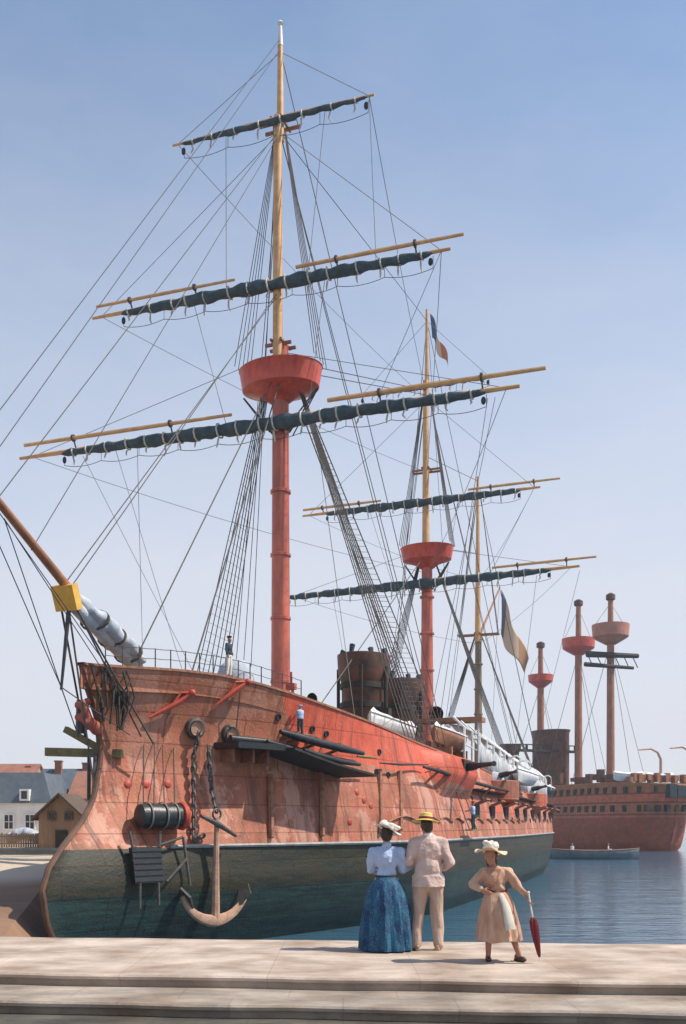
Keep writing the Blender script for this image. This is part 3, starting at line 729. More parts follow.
# --- deck houses, funnels, bridge, vents
def funnel(name, w_, t_, hb, ht, r, ex, label=None):
    m = MB(); prof = [(r * .98, hb), (r * .98, ht - 2.0), (r * 1.02, ht - 1.9), (r * 1.14, ht - 1.3), (r * 1.18, ht), (r * 1.10, ht + .05), (r * .95, ht - .4), (r * .9, ht - 3)]
    m.lathe(prof, P(w_, t_, 0), 28, 1, ex); o = m.build(name, M['funnel'], ship)
    b = MB()
    for hh in (ht - 2.2, ht - 3.6, ht - 5.2):
        b.lathe([(r * 1.0, -.22), (r * 1.05, -.2), (r * 1.05, .2), (r * 1.0, .22)], P(w_, t_, hh), 28, 1, ex, closed=True)
    b.build_each('funnel_band', M['soot'], o)
    p = MB()
    for (dx, dy) in ((-r - .25, -.3), (r + .2, -.6), (.5, -r * ex - .25)):
        p.tube([P(w_ + dx, t_ + dy, hb), P(w_ + dx, t_ + dy, ht - .9)], .13, 8)
    p.build_each('steam_pipe', M['soot'], o)
    c = MB()
    for k in range(7):
        a = k * .9; c.tube([P(w_ + r * math.cos(a), t_ + r * ex * math.sin(a), ht), P(w_ + r * math.cos(a) * .9, t_ + r * ex * math.sin(a) * .9, ht + .45 + .2 * math.sin(k * 3))], [.16, .22], 6)
    c.build('funnel_crown', M['navy'], o)
    return o
funnel('funnel', .15, 15.0, 2.5, 12.1, 1.6, 1.2)
funnel('funnel', .95, 22.0, 2.5, 11.2, 1.5, 1.2)
q = MB(); q.box(P(.8, 17.2, 6.6), (3.0, 5.5, 1.6)); q.box(P(2.0, 14, 6.9), (.8, .8, 2.6)); q.build_each('casing', M['soot'], ship, smooth=False)
q = MB(); q.box(P(0, 18, 4.6), (7.6, 12, 3.4)); dh = q.build('deckhouse', M['funnel'], ship, smooth=False)
q = MB()
for k in range(7): q.box(P(3.83, 13 + k * 1.7, 5.2), (.06, .7, .8))
q.build_each('window', M['soot'], dh, smooth=False)
q = MB(); q.box(P(0, 42, 3.9), (7, 14, 2.2)); dh = q.build('deckhouse', M['white'], ship, smooth=False)
# flying bridge near the mainmast
q = MB(); q.box(P(4.5, 19.6, 7.75), (6.8, 1.4, .34)); br_ = q.build('bridge_deck', M['brown_wood'], ship, smooth=False)
q = MB()
for k in range(5): q.tube([P(1.5 + k * 1.5, 19.6, 3.0), P(1.5 + k * 1.5, 19.6, 7.7)], .08, 6)
q.build_each('bridge_post', M['white'], br_)
# cowl ventilators and stovepipes
def vent(w_, t_, hb, ht, r, face, material):
    m = MB(); a = R(face); d = Vector((math.cos(a), math.sin(a), 0))
    b = P(w_, t_, 0); pts = [b + Vector((0, 0, hb)), b + Vector((0, 0, ht - r * 1.5)), b + Vector((0, 0, ht - r * .6)) + d * r * .2, b + Vector((0, 0, ht)) + d * r * .9, b + Vector((0, 0, ht)) + d * r * 1.8]
    m.tube(pts, [r * .6, r * .6, r * .75, r, r * 1.25], 14, caps=False); m.build('ventilator', material, ship)
vent(-1.6, 9.5, 2.6, 7.6, .5, -90, M['soot']); vent(.4, 9.9, 2.6, 7.0, .42, -60, M['soot']); vent(3.2, 12.5, 2.5, 6.6, .4, -90, M['soot']); vent(-2.5, 12, 2.6, 8.8, .3, -90, M['soot'])
vent(2.8, 26.5, 2.5, 9, .5, -90, M['funnel']); vent(2.2, 36, 2, 7, .45, -90, M['white']); vent(2.4, 50, 2, 6, .4, -90, M['white'])

# forecastle rail, capstan, bitts
q = MB(); pr = []
for k in range(16):
    t = -19 + k * .62; wv = max(.1, halfw(t, zd(t)) - .12); b = Vector((wv, t, zd(t))); q.tube([b, b + Vector((0, 0, .85))], .028, 5); pr.append(b + Vector((0, 0, .85)))
    if k: q.rope(pr[-2], pr[-1], .016, .02); q.rope(pr[-2] - Vector((0, 0, .4)), pr[-1] - Vector((0, 0, .4)), .014, .02)
q.build('guard_rail', M['iron'], ship)
q = MB(); q.lathe([(.5, 0), (.6, .1), (.4, .3), (.36, .8), (.55, 1.0), (.5, 1.15), (0, 1.2)], Vector((1.6, -13.9, zd(-13.9) - .95)), 18, mi=0); q.build('capstan', M['black'], ship)
for (w_, t_) in ((2.6, -13.0), (2.9, -12.6)):
    q = MB(); q.lathe([(.16, 0), (.16, .9), (.24, .95), (.24, 1.1), (0, 1.2)], Vector((w_ - .4, t_, zd(t_) - .95)), 12); q.build('bollard', M['rust'], ship)

# rounded white cowl on the fore deck edge and the red davit post behind
p0, n0 = on_hull(258, 690); c = Vector((p0.x - 1.15, p0.y + .1, zd(p0.y) + .25))
q = MB(); q.lathe([(.02, .95), (.4, .88), (.7, .62), (.86, .2), (.88, -.5), (.8, -.9)], c, 24, 1, 1); q.build('ventilator_cowl', M['canvas'], ship)
q = MB(); p1, n1 = on_hull(307, 744, .12); top = Vector((p1.x - .9, p1.y, p1.z + 2.75))
q.tube([p1, p1.lerp(top, .5) , top], [.10, .09, .07], 8); q.box(top, (.45, .3, .3)); q.tube([top, top + Vector((0, 0, .7))], .06, 6); q.build('boat_davit', M['red'], ship)

# --- fittings of the port bow
def frame(n):   # rotation whose X runs aft along the plating, Z up the side, Y = outward
    y = n.normalized(); z = Vector((0, 0, 1)); x = y.cross(z).normalized(); z = x.cross(y).normalized()
    if x.y < 0: x = -x
    return Matrix((x, y, z)).transposed()
for (px, py, r) in ((194, 728, .46), (229, 734, .44)):
    p, n = on_hull(px, py); m = MB()
    m.lathe([(r * .52, -.3), (r * .60, .12), (r * .75, .26), (r * .95, .22), (r * 1.02, .05), (r * 1.0, -.2)], p, 24, axis=n)
    o = m.build('hawse_pipe', M['iron'], ship)
    m = MB(); m.lathe([(r * .50, .16), (r * .56, .16), (r * .64, .26), (r * .70, .29), (r * .60, .2)], p, 24, axis=n); m.build('lip', M['pinkiron'], o)
    m = MB(); m.lathe([(0, .05), (r * .56, .05)], p, 24, axis=n); m.build('hawse_hole', M['black'], o)

def chain(pts, r=.06, L=.26):
    m = MB(); tot = 0; segs = []
    for a, b in zip(pts, pts[1:]):
        a = Vector(a); b = Vector(b); k = max(1, int((b - a).length / L)); segs += [(a.lerp(b, i / k), a.lerp(b, (i + 1) / k)) for i in range(k)]
    for i, (a, b) in enumerate(segs):
        d = (b - a).normalized(); s = d.cross(Vector((0, 1, .01)) if i % 2 else Vector((1, 0, .01))).normalized(); c = (a + b) / 2; l = L * .72; ww = L * .32
        m.tube([c + d * l * math.cos(q * math.pi / 5) + s * ww * math.sin(q * math.pi / 5) for q in range(11)], r, 5, caps=False)
    return m
c1, n1 = on_hull(194, 731, .40); c2, _ = on_hull(193, 795, .5); c3, _ = on_hull(204, 818, 1.0)
chain([c1, on_hull(190, 760, .25)[0], on_hull(191, 800, .22)[0], on_hull(191, 842, .22)[0], on_hull(200, 838, .3)[0]], .055).build('anchor_chain', M['iron'], ship)
chain([on_hull(203, 746, .4)[0], on_hull(205, 790, .5)[0], c3], .05).build('anchor_chain', M['iron'], ship)

# anchor hung from its chain in front of the bottom paint
ap, an = on_hull(207, 912, .55); af = frame(an); aw = toworld(c3); 
aq = Matrix.Rotation(TH, 3, 'Z')
anch = thing('anchor', 'big old iron anchor hanging on its chain against the green lower hull', 'anchor', toworld(ap), 0)
axx = (aq @ af.col[0]); ayy = (aq @ af.col[1]); up = (aw - toworld(ap)); Hs = up.length; upn = up.normalized()
def A(x, z, y=0): return axx * x + upn * z + ayy * y
m = MB(); m.tube([A(0, -.15), A(0, Hs * .5), A(0, Hs - .3)], [.20, .13, .10], 8); m.build('shank', M['pinkiron'], anch)
m = MB(); pts = []; rr = []
for k in range(13):
    a = -1.12 + 2.24 * k / 12; pts.append(A(1.95 * math.sin(a), 1.75 - 1.95 * math.cos(a) - .02)); rr.append(.22 - .13 * abs(a) / 1.12)
m.tube(pts, rr, 8, flat=1.25); m.build('arms', M['pinkiron'], anch)
for s in (-1, 1):
    m = MB(); tip = A(s * 1.78, 1.15); 
    q0 = A(s * 1.30, .42, .04); d1 = (tip - q0).normalized(); side = ayy
    m.add([q0 + side * .10 - A(s * .02, 0), q0 - side * .10, tip - side * .38 - d1 * .25, tip + d1 * .12, tip + side * .38 - d1 * .25] , [(0, 1, 2, 3, 4)])
    o = m.build('fluke', M['iron'], anch, smooth=False); so = o.modifiers.new('t', 'SOLIDIFY'); so.thickness = .09; so.offset = 0
m = MB(); m.tube([A(-.95, Hs - .15, .1), A(0, Hs - .5, .12), A(1.0, Hs - 1.0, .1)], [.07, .13, .07], 8); m.build('stock', M['iron'], anch)
m = MB(); m.tube([A(.22 * math.sin(k * .628), Hs - .1 + .22 * math.cos(k * .628)) for k in range(11)], .05, 6, caps=False); m.build('ring', M['iron'], anch)

# rolled fender with red end, and the square rope mat under it
fp, fn = on_hull(153, 823, .62); ff = frame(fn); fw = toworld(fp); fx = aq @ ff.col[0]; fy = aq @ ff.col[1]
fen = thing('cylindrical_fender', 'black cylindrical fender with a red end slung by four ropes under the bow', 'fender', fw)
m = MB(); m.lathe([(.30, -1.02), (.47, -.92), (.52, -.5), (.49, 0), (.52, .45), (.48, .86), (.30, .9)], (0, 0, 0), 20, axis=fx); m.build('roll', M['black'], fen)
m = MB(); m.lathe([(.30, .88), (.56, .92), (.60, 1.05), (.52, 1.16), (.2, 1.2), (0, 1.14)], (0, 0, 0), 20, axis=fx); m.build('end_cap', M['red'], fen)
m = MB()
for k, (px, py) in enumerate(((141, 745), (152, 742), (160, 745), (171, 748))):
    tgt = toworld(on_hull(px + 2, py, .05)[0]) - fw; m.rope(fx * (-.75 + k * .48) + Vector((0, 0, .45)), tgt, .026)
m.build('sling', M['rope'], fen)
for k in (-.6, .1, .6):
    m = MB(); m.lathe([(.54, -.03), (.565, -.03), (.565, .03), (.54, .03)], fx * k, 20, axis=fx, closed=True); m.build('lashing', M['ropepale'], fen)
mp_, mn = on_hull(144, 866, .18); mf = frame(mn)
mat_t = thing('hanging_fender_mat', 'square black fender mat hanging on the green hull below the rolled fender', 'fender', toworld(mp_))
mr = aq @ mf
m = MB(); m.box((0, 0, 0), (1.35, .22, 1.45), mr)
for k in range(6): m.box(mr @ Vector((0, .12, -.6 + k * .24)), (1.38, .08, .13), mr)
m.build('mat', M['black'], mat_t, smooth=False)
m = MB()
for (a, b) in (((-.62, .1, .7), (-.7, .1, 1.35)), ((.62, .1, .7), (.75, .1, 1.35)), ((-.45, .1, -.7), (-.48, -.05, -1.7)), ((.40, .1, -.7), (.42, -.05, -1.6)), ((.7, .1, .8), (1.8, .15, 1.1)), ((1.8, .15, 1.1), (2.0, .0, -.9)), ((1.9, .1, .2), (.8, .1, -.7))):
    m.rope(mr @ Vector(a), mr @ Vector(b), .06, 0, 6)
m.build_each('rope', M['rope'], mat_t)

# painted wood davits on the bow plating (fish davits), red
for (a, b, c_) in (((178, 700), (188, 691), (148, 717)), ((232, 689), (243, 679), (214, 705))):
    pa = on_hull(*a, .25)[0]; pb = on_hull(*b, .35)[0]; pc = on_hull(*c_, .12)[0]
    m = MB(); m.tube([pc, pa, pb], [.06, .12, .08], 8); m.tube([pa + Vector((0, 0, .35)), pb], [.06, .07], 8); m.tube([pa + Vector((0, 0, .35)), pc.lerp(pa, .7)], [.05, .05], 8); m.ball(pb, .16, n=8, m=6)
    m.build('anchor_davit', M['red'], ship)
ropes('davit_fall', [(on_hull(236, 690, .3)[0], on_hull(231, 727, .4)[0])], None, .03)
# anchor bed and stowed booms on brackets; they throw the big shadows on the side
pa, na = on_hull(238, 747, .55); fr_ = frame(na)
m = MB(); m.box(pa + fr_ @ Vector((0, .3, 0)), (2.6, 1.8, .26), fr_); o = m.build('anchor_bed', M['black'], ship, smooth=False)
m = MB()
for s in (-.9, .2, 1.0): m.box(pa + fr_ @ Vector((s, -.1, -.4)), (.12, .9, .6), fr_)
m.build_each('bracket', M['rust'], o, smooth=False)
m = MB(); m.tube([pa + fr_ @ Vector((-1.0, .2, .3)), pa + fr_ @ Vector((1.1, .2, .26))], .16, 10); m.build('stowed_roll', M['black'], o)
def stowed(pts, r, out, name='stowed_boom', material=None, br=True):
    P_ = [on_hull(x, y, out)[0] for x, y in pts]; m = MB()
    rad = [r * (.55 if i in (0, len(P_) - 1) else 1) for i in range(len(P_))]
    m.tube(P_, rad, 10); o = m.build(name, material or M['black'], ship)
    if br:
        b = MB()
        for x, y in pts[1:-1] if len(pts) > 2 else pts:
            a = on_hull(x, y, out)[0]; c0 = on_hull(x, y + 6, 0)[0]; b.tube([a, c0], [.07, .09], 6); b.tube([a + Vector((0, 0, .2)), c0 + Vector((0, 0, .6))], .05, 6)
        b.build_each('bracket', M['rust'], o)
    return o
stowed([(262, 732), (280, 738), (300, 744), (322, 750), (343, 756)], .19, 1.25)
stowed([(270, 731), (290, 739), (312, 746), (340, 754)], .14, 1.0, br=False)
stowed([(252, 742), (270, 748), (292, 755), (316, 762), (338, 765)], .17, 1.05)
stowed([(285, 752), (300, 758), (320, 764), (340, 768)], .15, 1.25, br=False)
stowed([(343, 759), (352, 760), (362, 761)], .08, .9, material=M['olive'], br=False)
stowed([(409, 772), (425, 777), (450, 785), (480, 792), (512, 798)], .12, .9, material=M['soot'])
stowed([(372, 765), (392, 767), (420, 768)], .07, .5, br=False)
m = MB(); vs = []
for k in range(50):
    t = 13.5 + k * 1.2; z = 3.95 - .004 * k; wv = halfw(t, z); vs += [(wv - .2, t, z), (wv + .62, t, z + .02), (wv + .62, t, z + .12), (wv - .2, t, z + .12)]
m.add(vs, [(4 * i + k, 4 * i + (k + 1) % 4, 4 * i + 4 + (k + 1) % 4, 4 * i + 4 + k) for i in range(49) for k in range(4)] + [(0, 1, 2, 3), (199, 198, 197, 196)])
m.build('shadow_casting_ledge', M['soot'], ship, smooth=False)  # invented ledge, added so its overhang throws a strip of shadow along the side
sp_ = [on_hull(x, y, 0)[0] for x, y in ((258, 752), (280, 760), (300, 767), (322, 773), (341, 778))]
m = MB(); vs = []
for p_ in sp_:
    hwv = halfw(p_.y, p_.z); vs += [(hwv - .2, p_.y - .0, p_.z), (hwv + 2.1, p_.y - .7, p_.z), (hwv + 2.1, p_.y - .7, p_.z + .1), (hwv - .2, p_.y, p_.z + .1)]
m.add(vs, [(4 * i + k, 4 * i + (k + 1) % 4, 4 * i + 4 + (k + 1) % 4, 4 * i + 4 + k) for i in range(4) for k in range(4)] + [(0, 1, 2, 3), (19, 18, 17, 16)])
m.build('shadow_casting_shelf', M['soot'], ship, smooth=False)  # made-up shelf under the booms, added to cast a broad shadow band on the hull
# rub strake along the lower side and hanging chain swags
m = MB(); pts = []
for k in range(60):
    t = -17 + k * 1.55; z = .72; pts.append((halfw(t, z) + .06, t, z))
m.tube(pts, .09, 6); m.build('armour_shelf', mat('pale shelf paint', (.36, .38, .38), (.24, .22, .2), 2), ship)
m = MB(); pts = []
for k in range(90):
    t = -4 + k * .42; z = 1.75 + .22 * abs(math.sin(k * .42)) * 1.4; pts.append((halfw(t, z) + .08, t, z))
m.tube(pts, .055, 5); m.build('hanging_chain', M['rust'], ship)
# port holes: near the bow in the red strake, then a long row
def porthole(p, n, r=.2, sc=1.0):
    m = MB(); m.lathe([(0, .02), (r * .8, .03), (r * .82, .07), (r * 1.02, .07), (r * 1.1, .0), (r * 1.15, -.1)], p, 14, 1, 1, axis=n)
    return m.build('porthole', M['black'], ship)
for (x, y) in ((278, 717), (312, 729), (326, 734), (376, 772), (388, 775), (379, 752)): porthole(*on_hull(x, y), r=.15)
for k in range(20):
    t = 10 + k * 3.3; z = 3.4; p = Vector((halfw(t, z), t, z)); n = Vector((1, 0, .2)).normalized(); porthole(p, n, .16)
for k in range(12):
    t = 27 + k * 4; z = 2.0; p = Vector((halfw(t, z), t, z)); porthole(p, Vector((1, 0, .15)).normalized(), .2)
for (x, y) in ((128, 784), (146, 784), (168, 784), (357, 792), (364, 800), (371, 806), (350, 822)):
    p, n = on_hull(x, y); m = MB(); m.lathe([(0, .05), (.13, .05), (.17, .02), (.17, -.05)], p, 12, axis=n); m.build('scupper', M['red'], ship)
# gun ports with raised lids
for k in range(11):
    t = 13.5 + k * 5.6; z = 2.45; wv = halfw(t, z); m = MB(); m.box((wv + .02, t, z), (.16, 1.5, 1.0)); o = m.build('gun_port', M['soot'], ship, smooth=False)
    m = MB(); m.box((wv + .42, t, z + .72), (.9, 1.5, .09), Euler((0, R(-22), 0)).to_matrix()); m.build('port_lid', M['rust'], o, smooth=False)
# projecting casemate of the side battery
def casemate(t0, t1, zb, zt_, out):
    m = MB(); vs = []; n = 14
    for i in range(n + 1):
        t = t0 + (t1 - t0) * i / n; f = min(1, min(i, n - i) / 2.5) ** .6
        prof = [(zt_ + .0, -.4), (zt_, .55 * f * out), (zt_ - .25, f * out), (zb + .3, f * out), (zb, .85 * f * out), (zb - .9, .25 * f * out), (zb - 1.5, -.3)]
        for z, o_ in prof: vs.append((halfw(t, z) + o_, t, z))
    L = 7; m.add(vs, [(i * L + j, i * L + j + 1, (i + 1) * L + j + 1, (i + 1) * L + j) for i in range(n) for j in range(L - 1)])
    return m.build('casemate', M['hull'], ship)
cs = casemate(3.5, 13.0, 4.5, 6.0, 1.5)
m = MB(); zc = 5.2; m.box((halfw(8, zc) + 1.46, 8.2, zc), (.2, 2.2, .9)); m.build('gun_port', M['soot'], cs, smooth=False)
m = MB(); c = Vector((halfw(8, zc) + 1.3, 8.2, zc)); d = Vector((.72, -.68, .02)).normalized(); m.tube([c, c + d * 1.2, c + d * 1.3, c + d * 3.0, c + d * 3.2], [.30, .26, .19, .13, .17], 12); m.build('gun_barrel', M['black'], cs)
# gun sponsons with a barrel each
def sponson(t, zt, hgt, r, bar=2.6):
    w0 = halfw(t, zt) - .5; m = MB()
    m.lathe([(.3, -hgt - 1.2), (r * .6, -hgt - .7), (r * .95, -hgt - .08), (r, -hgt), (r, 0), (r * .96, .08), (r * .80, .08), (r * .78, -.9)], Vector((w0, t, zt)), 30)
    o = m.build('gun_sponson', M['hull'], ship)
    g = MB(); c = Vector((w0 + .6, t, zt + .45)); d = Vector((.62, -.75, .08)).normalized()
    g.tube([c, c + d * 1.6, c + d * 1.7, c + d * bar, c + d * (bar + .15), c + d * (bar + .3)], [.24, .22, .16, .11, .14, .14], 12); g.build('gun_barrel', M['black'], o)
    h = MB(); h.lathe([(1.15, -.8), (1.15, .2), (.9, .6), (.4, .75), (0, .78)], Vector((w0, t, zt + .1)), 20); h.build('gun_shield', M['canvas'], o)
sponson(25.5, 5.0, 1.4, 2.3); sponson(45, 4.6, 1.2, 2.2)
# vertical ribs and pipes, downspouts of rust
for (x, y0, y1) in ((269, 775, 838), (320, 772, 836), (378, 770, 833), (398, 772, 830)):
    a = on_hull(x, y0, .10)[0]; b = on_hull(x + 1, y1, .10)[0]; m = MB(); m.tube([a, b], .14, 6); m.build('drain_pipe', M['rust'], ship)
# white hammock nettings and stanchions along the after deck
m = MB(); cv = MB()
for k in range(24):
    t = 16 + k * 2.5; wv = halfw(t, zd(t)) - .15; b = Vector((wv, t, zd(t))); m.tube([b, b + Vector((0, 0, 2.5)), b + Vector((-.9, .3, 3.3))], .09, 6)
    if k < 23:
        t2 = t + 2.5; b2 = Vector((halfw(t2, zd(t2)) - .15, t2, zd(t2)))
        m.tube([b + Vector((0, 0, 2.5)), b2 + Vector((0, 0, 2.5))], .07, 6); m.tube([b + Vector((0, 0, 1.3)), b2 + Vector((0, 0, 1.3))], .05, 6)
m.build('awning_stanchion', M['white'], ship)
m = MB(); vs = []
for k in range(40):
    t = 20 + k * 1.45; z = zd(t); wv = halfw(t, z)
    vs += [(wv - .55, t, z + 2.4 + .3 * math.sin(k * 1.7)), (wv - .1, t, z + 1.7 + .1 * math.sin(k)), (wv + .02, t, z + .1)]
m.add(vs, [(3 * k + j, 3 * k + 3 + j, 3 * k + 4 + j, 3 * k + 1 + j) for k in range(39) for j in range(2)])
o = m.build('weather_cloth', mat('striped netting cloth', (.62, .62, .62), (.22, .24, .27), 2.2, .8, .3, (1, 1.2, .4)), ship); so = o.modifiers.new('t', 'SOLIDIFY'); so.thickness = .05
m = MB(); vs = []
for k in range(30):
    t = 24 + k * 1.15; z = zd(t); wv = halfw(t, z)
    vs += [(wv - 3.6, t, z + 4.1 + .12 * math.sin(k * 1.3)), (wv - 2.2, t, z + 3.8 - .16 * abs(math.sin(k * 1.36))), (wv - .6, t, z + 3.0 - .22 * abs(math.sin(k * 1.36)))]
m.add(vs, [(3 * k + j, 3 * k + 3 + j, 3 * k + 4 + j, 3 * k + 1 + j) for k in range(29) for j in range(2)])
o = m.build('awning', M['white'], ship); so = o.modifiers.new('t', 'SOLIDIFY'); so.thickness = .04
# timber booms and gear poking out beyond the stem on the far side
m = MB(); m.box(Vector((-1.0, -18.2, 4.55)), (3.3, .30, .34), Euler((0, R(2), R(10))).to_matrix()); m.box(Vector((-.9, -17.9, 4.95)), (2.6, .26, .26), Euler((0, R(28), R(4))).to_matrix())
m.build_each('cathead', M['olive'], ship, smooth=False)
ropes('cathead_tackle', [(Vector((-.5, -18.6, 4.5)), Vector((-.45, -18.7, 2.6))), (Vector((-.15, -18.7, 4.5)), Vector((-.1, -18.9, 2.4)))], None, .09)
m = MB(); m.tube([Vector((-.3, -19.5, 5.2)), Vector((-.25, -19.6, 6.5))], [.2, .14], 8); m.build('mooring_block', M['black'], ship)
# figurehead scroll under the bowsprit
m = MB()
for k in range(7): m.ball(Vector((-.15 + .12 * math.sin(k * 2.2), -19.35 - .16 * (k % 3), 5.5 + k * .16)), (.17, .20, .17), n=10, m=7)
m.tube([Vector((0, -18.7, 5.4)), Vector((0, -19.4, 5.7)), Vector((0, -19.8, 6.5))], [.3, .22, .10], 8)
m.fuse('figurehead', M['figure_red'], ship, .06, 3)
m = MB()
for k in range(16):
    tt = rnd.uniform(-19.7, -18.2); a = Vector((halfw(tt, 7.4) + rnd.uniform(.05, .3), tt, rnd.uniform(6.9, 7.9))); b_ = a + Vector((rnd.uniform(-.1, .3), rnd.uniform(-.5, .5), rnd.uniform(-1.8, -.5)))
    m.tube([a, a.lerp(b_, .5) + Vector((.1, rnd.uniform(-.2, .2), 0)), b_], rnd.uniform(.03, .07), 6)
m.build_each('bow_tackle', M['soot'], ship)

# ------------------------------------------------------------------ boats
def boat_mesh(L, B, D, sheer=.35, inside=True, n=18, pointed=True):
    m = MB(); prof = [(0, 0), (.45, .05), (.8, .35), (.95, .7), (1, 1)]
    def ring(s, scale=1.0, zo=0.0):
        x = (s - .5) * L; f = max(.02, 1 - abs(2 * s - 1) ** 2.4) if pointed else max(.05, (1 - max(0, 2 * s - 1) ** 2.4) * (.72 + .28 * min(1, s * 3)))
        zt = D + sheer * (2 * s - 1) ** 2; kz = .25 * D * (2 * s - 1) ** 4
        return [(x * (1 - .02 * (1 - q)), sg * B / 2 * f * r * scale, kz + (zt - kz) * q + zo) for sg in (1,) for r, q in prof], [(x * (1 - .02 * (1 - q)), -B / 2 * f * r * scale, kz + (zt - kz) * q + zo) for r, q in prof]
    rows = []
    for i in range(n + 1):
        a, b = ring(i / n); rows.append(list(reversed(b)) + a[1:])
    W = len(rows[0]); m.add([p for r_ in rows for p in r_], [(i * W + j, i * W + j + 1, (i + 1) * W + j + 1, (i + 1) * W + j) for i in range(n) for j in range(W - 1)])
    m.add(rows[0], [tuple(range(W))]); m.add(rows[-1], [tuple(range(W))])
    return m, ring
def boat(name, label, cat, loc, rz, L, B, D, hm, cover=None, group=None, thwarts=True, pointed=True):
    t = thing(name, label, cat, loc, rz, group)
    m, ring = boat_mesh(L, B, D, pointed=pointed); o = m.build('hull', hm, t, clean=True); so = o.modifiers.new('t', 'SOLIDIFY'); so.thickness = .05; so.offset = -1
    g = MB()
    for sg in (0, 1): g.tube([ring(i / 18)[sg][4] for i in range(19)], .05, 6)
    g.build('gunwale', M['brown_wood'] if cover is None else M['white'], t)
    if cover is not None:
        c = MB(); vs = []
        for i in range(19):
            a, b = ring(i / 18); z = a[4][2]; x = a[4][0]; w_ = a[4][1]
            for q in (-1, -.6, 0, .6, 1): vs.append((x, w_ * 1.03 * q, z + .03 + (.34 * B / 2) * (1 - abs(q) ** 1.4) * (1 if 0 < i < 18 else .2) + .03 * math.sin(i * 2)))
        c.add(vs, [(i * 5 + j, i * 5 + j + 1, (i + 1) * 5 + j + 1, (i + 1) * 5 + j) for i in range(18) for j in range(4)]); c.build('cover', cover, t)
    elif thwarts:
        for s in (.28, .45, .62, .78):
            a, b = ring(s); q = MB(); q.box((a[4][0], 0, a[4][2] - .22), (.24, abs(a[4][1]) * 1.86, .05)); q.build('thwart', M['brown_wood'], t, smooth=False)
    return t
def davits(t, z, L, parent_boat):
    for s in (-.36, .36):
        m = MB(); y = t + s * L; wb = halfw(y, zd(y)) - .35; zz = zd(y)
        m.tube([Vector((wb, y, zz - .9)), Vector((wb, y, z + 1.7)), Vector((wb + .4, y, z + 2.3)), Vector((wb + 1.0, y, z + 2.45)), Vector((wb + 1.35, y, z + 2.2))], [.11, .10, .09, .08, .07], 8)
        m.rope(Vector((wb + 1.35, y, z + 2.2)), Vector((wb + 1.35, y, z + .6)), .035)
        m.build('boat_davit', M['white'], ship)
def ships_boat(t, dz, L, label, hm, cover, win=None):
    zz = zd(t) + dz; wv = halfw(t, zd(t)) + 1.0 if win is None else win
    boat('ships_boat', label, 'boat', toworld((wv, t, zz)), TH + R(90), L, 2.0, .95, hm, cover, 'boats carried along the side of the warship')
    if win is None: davits(t, zz, L, None)
    else:
        for s in (-.28, .28): m = MB(); m.box((wv, t + s * L, (zz + zd(t) - .95) / 2 + .02), (1.5, .3, zz - zd(t) + .95)); m.build('boat_skid', M['brown_wood'], ship, smooth=False)
ships_boat(5.0, .40, 9.0, 'white covered boat on skids inside the bulwark, just below the larger funnel', M['white'], M['white'], 5.3)
ships_boat(15.5, .9, 8.5, 'brown boat with a white cover on skids below the smaller funnel', M['brown_wood'], M['white'], 6.3)
ships_boat(35.5, .1, 8.0, 'white boat slung abreast of the mainmast, below the end of the flying bridge', M['white'], M['white'])
ships_boat(75.0, .6, 7.5, 'dark boat hung under pale davits at the stern of the warship', M['black'], M['white'])

# ------------------------------------------------------------------ people
def hand(m, wrist, d, palm_n, size=1.0, curl=.5, thumb_side=1):
    """palm and five fingers; d = direction of the hand, palm_n = direction the palm faces"""
    d = Vector(d).normalized(); pn = Vector(palm_n); pn = (pn - d * pn.dot(d)).normalized(); s = d.cross(pn).normalized() * thumb_side; wr = Vector(wrist); k = size
    m.ball(wr + d * .045 * k, (.001, .001, .001))
    rot = Matrix((s, pn, d)).transposed(); m.ball(wr + d * .045 * k, (.040 * k, .017 * k, .052 * k), rot, n=12, m=8)
    for i, (off, ln) in enumerate(((.030, .068), (.010, .078), (-.011, .072), (-.030, .056))):
        b = wr + d * .080 * k + s * off * k; p = b; dd = d.copy(); r = .0095 * k
        for j, f in enumerate((.45, .32, .23)):
            dd = (dd * math.cos(curl * (.5 + .4 * j)) + pn * math.sin(curl * (.5 + .4 * j))).normalized(); q = p + dd * ln * f * k; m.cone(p, q, r, r * .9, 8); p = q; r *= .9
    b = wr + d * .02 * k + s * .030 * k; p = b + (s * .7 + d * .6 + pn * .3) * .035 * k; q = p + (d * .9 + pn * .5 + s * .15).normalized() * .035 * k
    m.cone(b, p, .013 * k, .011 * k, 8); m.cone(p, q, .011 * k, .009 * k, 8)
def head(m, c, face, sz=1.0, tilt=0):
    """c = head centre; face = horizontal direction the face looks"""
    f = Vector(face).normalized(); s = f.cross(Vector((0, 0, 1))).normalized(); u = s.cross(f).normalized(); rot = Matrix((s, f, u)).transposed(); c = Vector(c); k = sz
    m.ball(c + u * .02 * k, (.074 * k, .094 * k, .100 * k), rot, 18, 12); m.ball(c + f * .018 * k - u * .045 * k, (.056 * k, .070 * k, .070 * k), rot, 16, 10)
    m.ball(c + f * .060 * k - u * .092 * k, (.026 * k, .024 * k, .020 * k), rot)
    m.cone(c + f * .088 * k + u * .008 * k, c + f * .106 * k - u * .028 * k, .009 * k, .015 * k, 8)
    m.ball(c + f * .082 * k - u * .060 * k, (.024 * k, .012 * k, .009 * k), rot); m.ball(c + f * .084 * k + u * .022 * k, (.045 * k, .010 * k, .009 * k), rot)
    for q in (-1, 1):
        m.ball(c + s * q * .076 * k - f * .008 * k - u * .005 * k, (.012 * k, .022 * k, .032 * k), rot)
        m.ball(c + f * .078 * k + s * q * .030 * k + u * .004 * k, (.013 * k, .010 * k, .009 * k), rot)
    return f, s, u
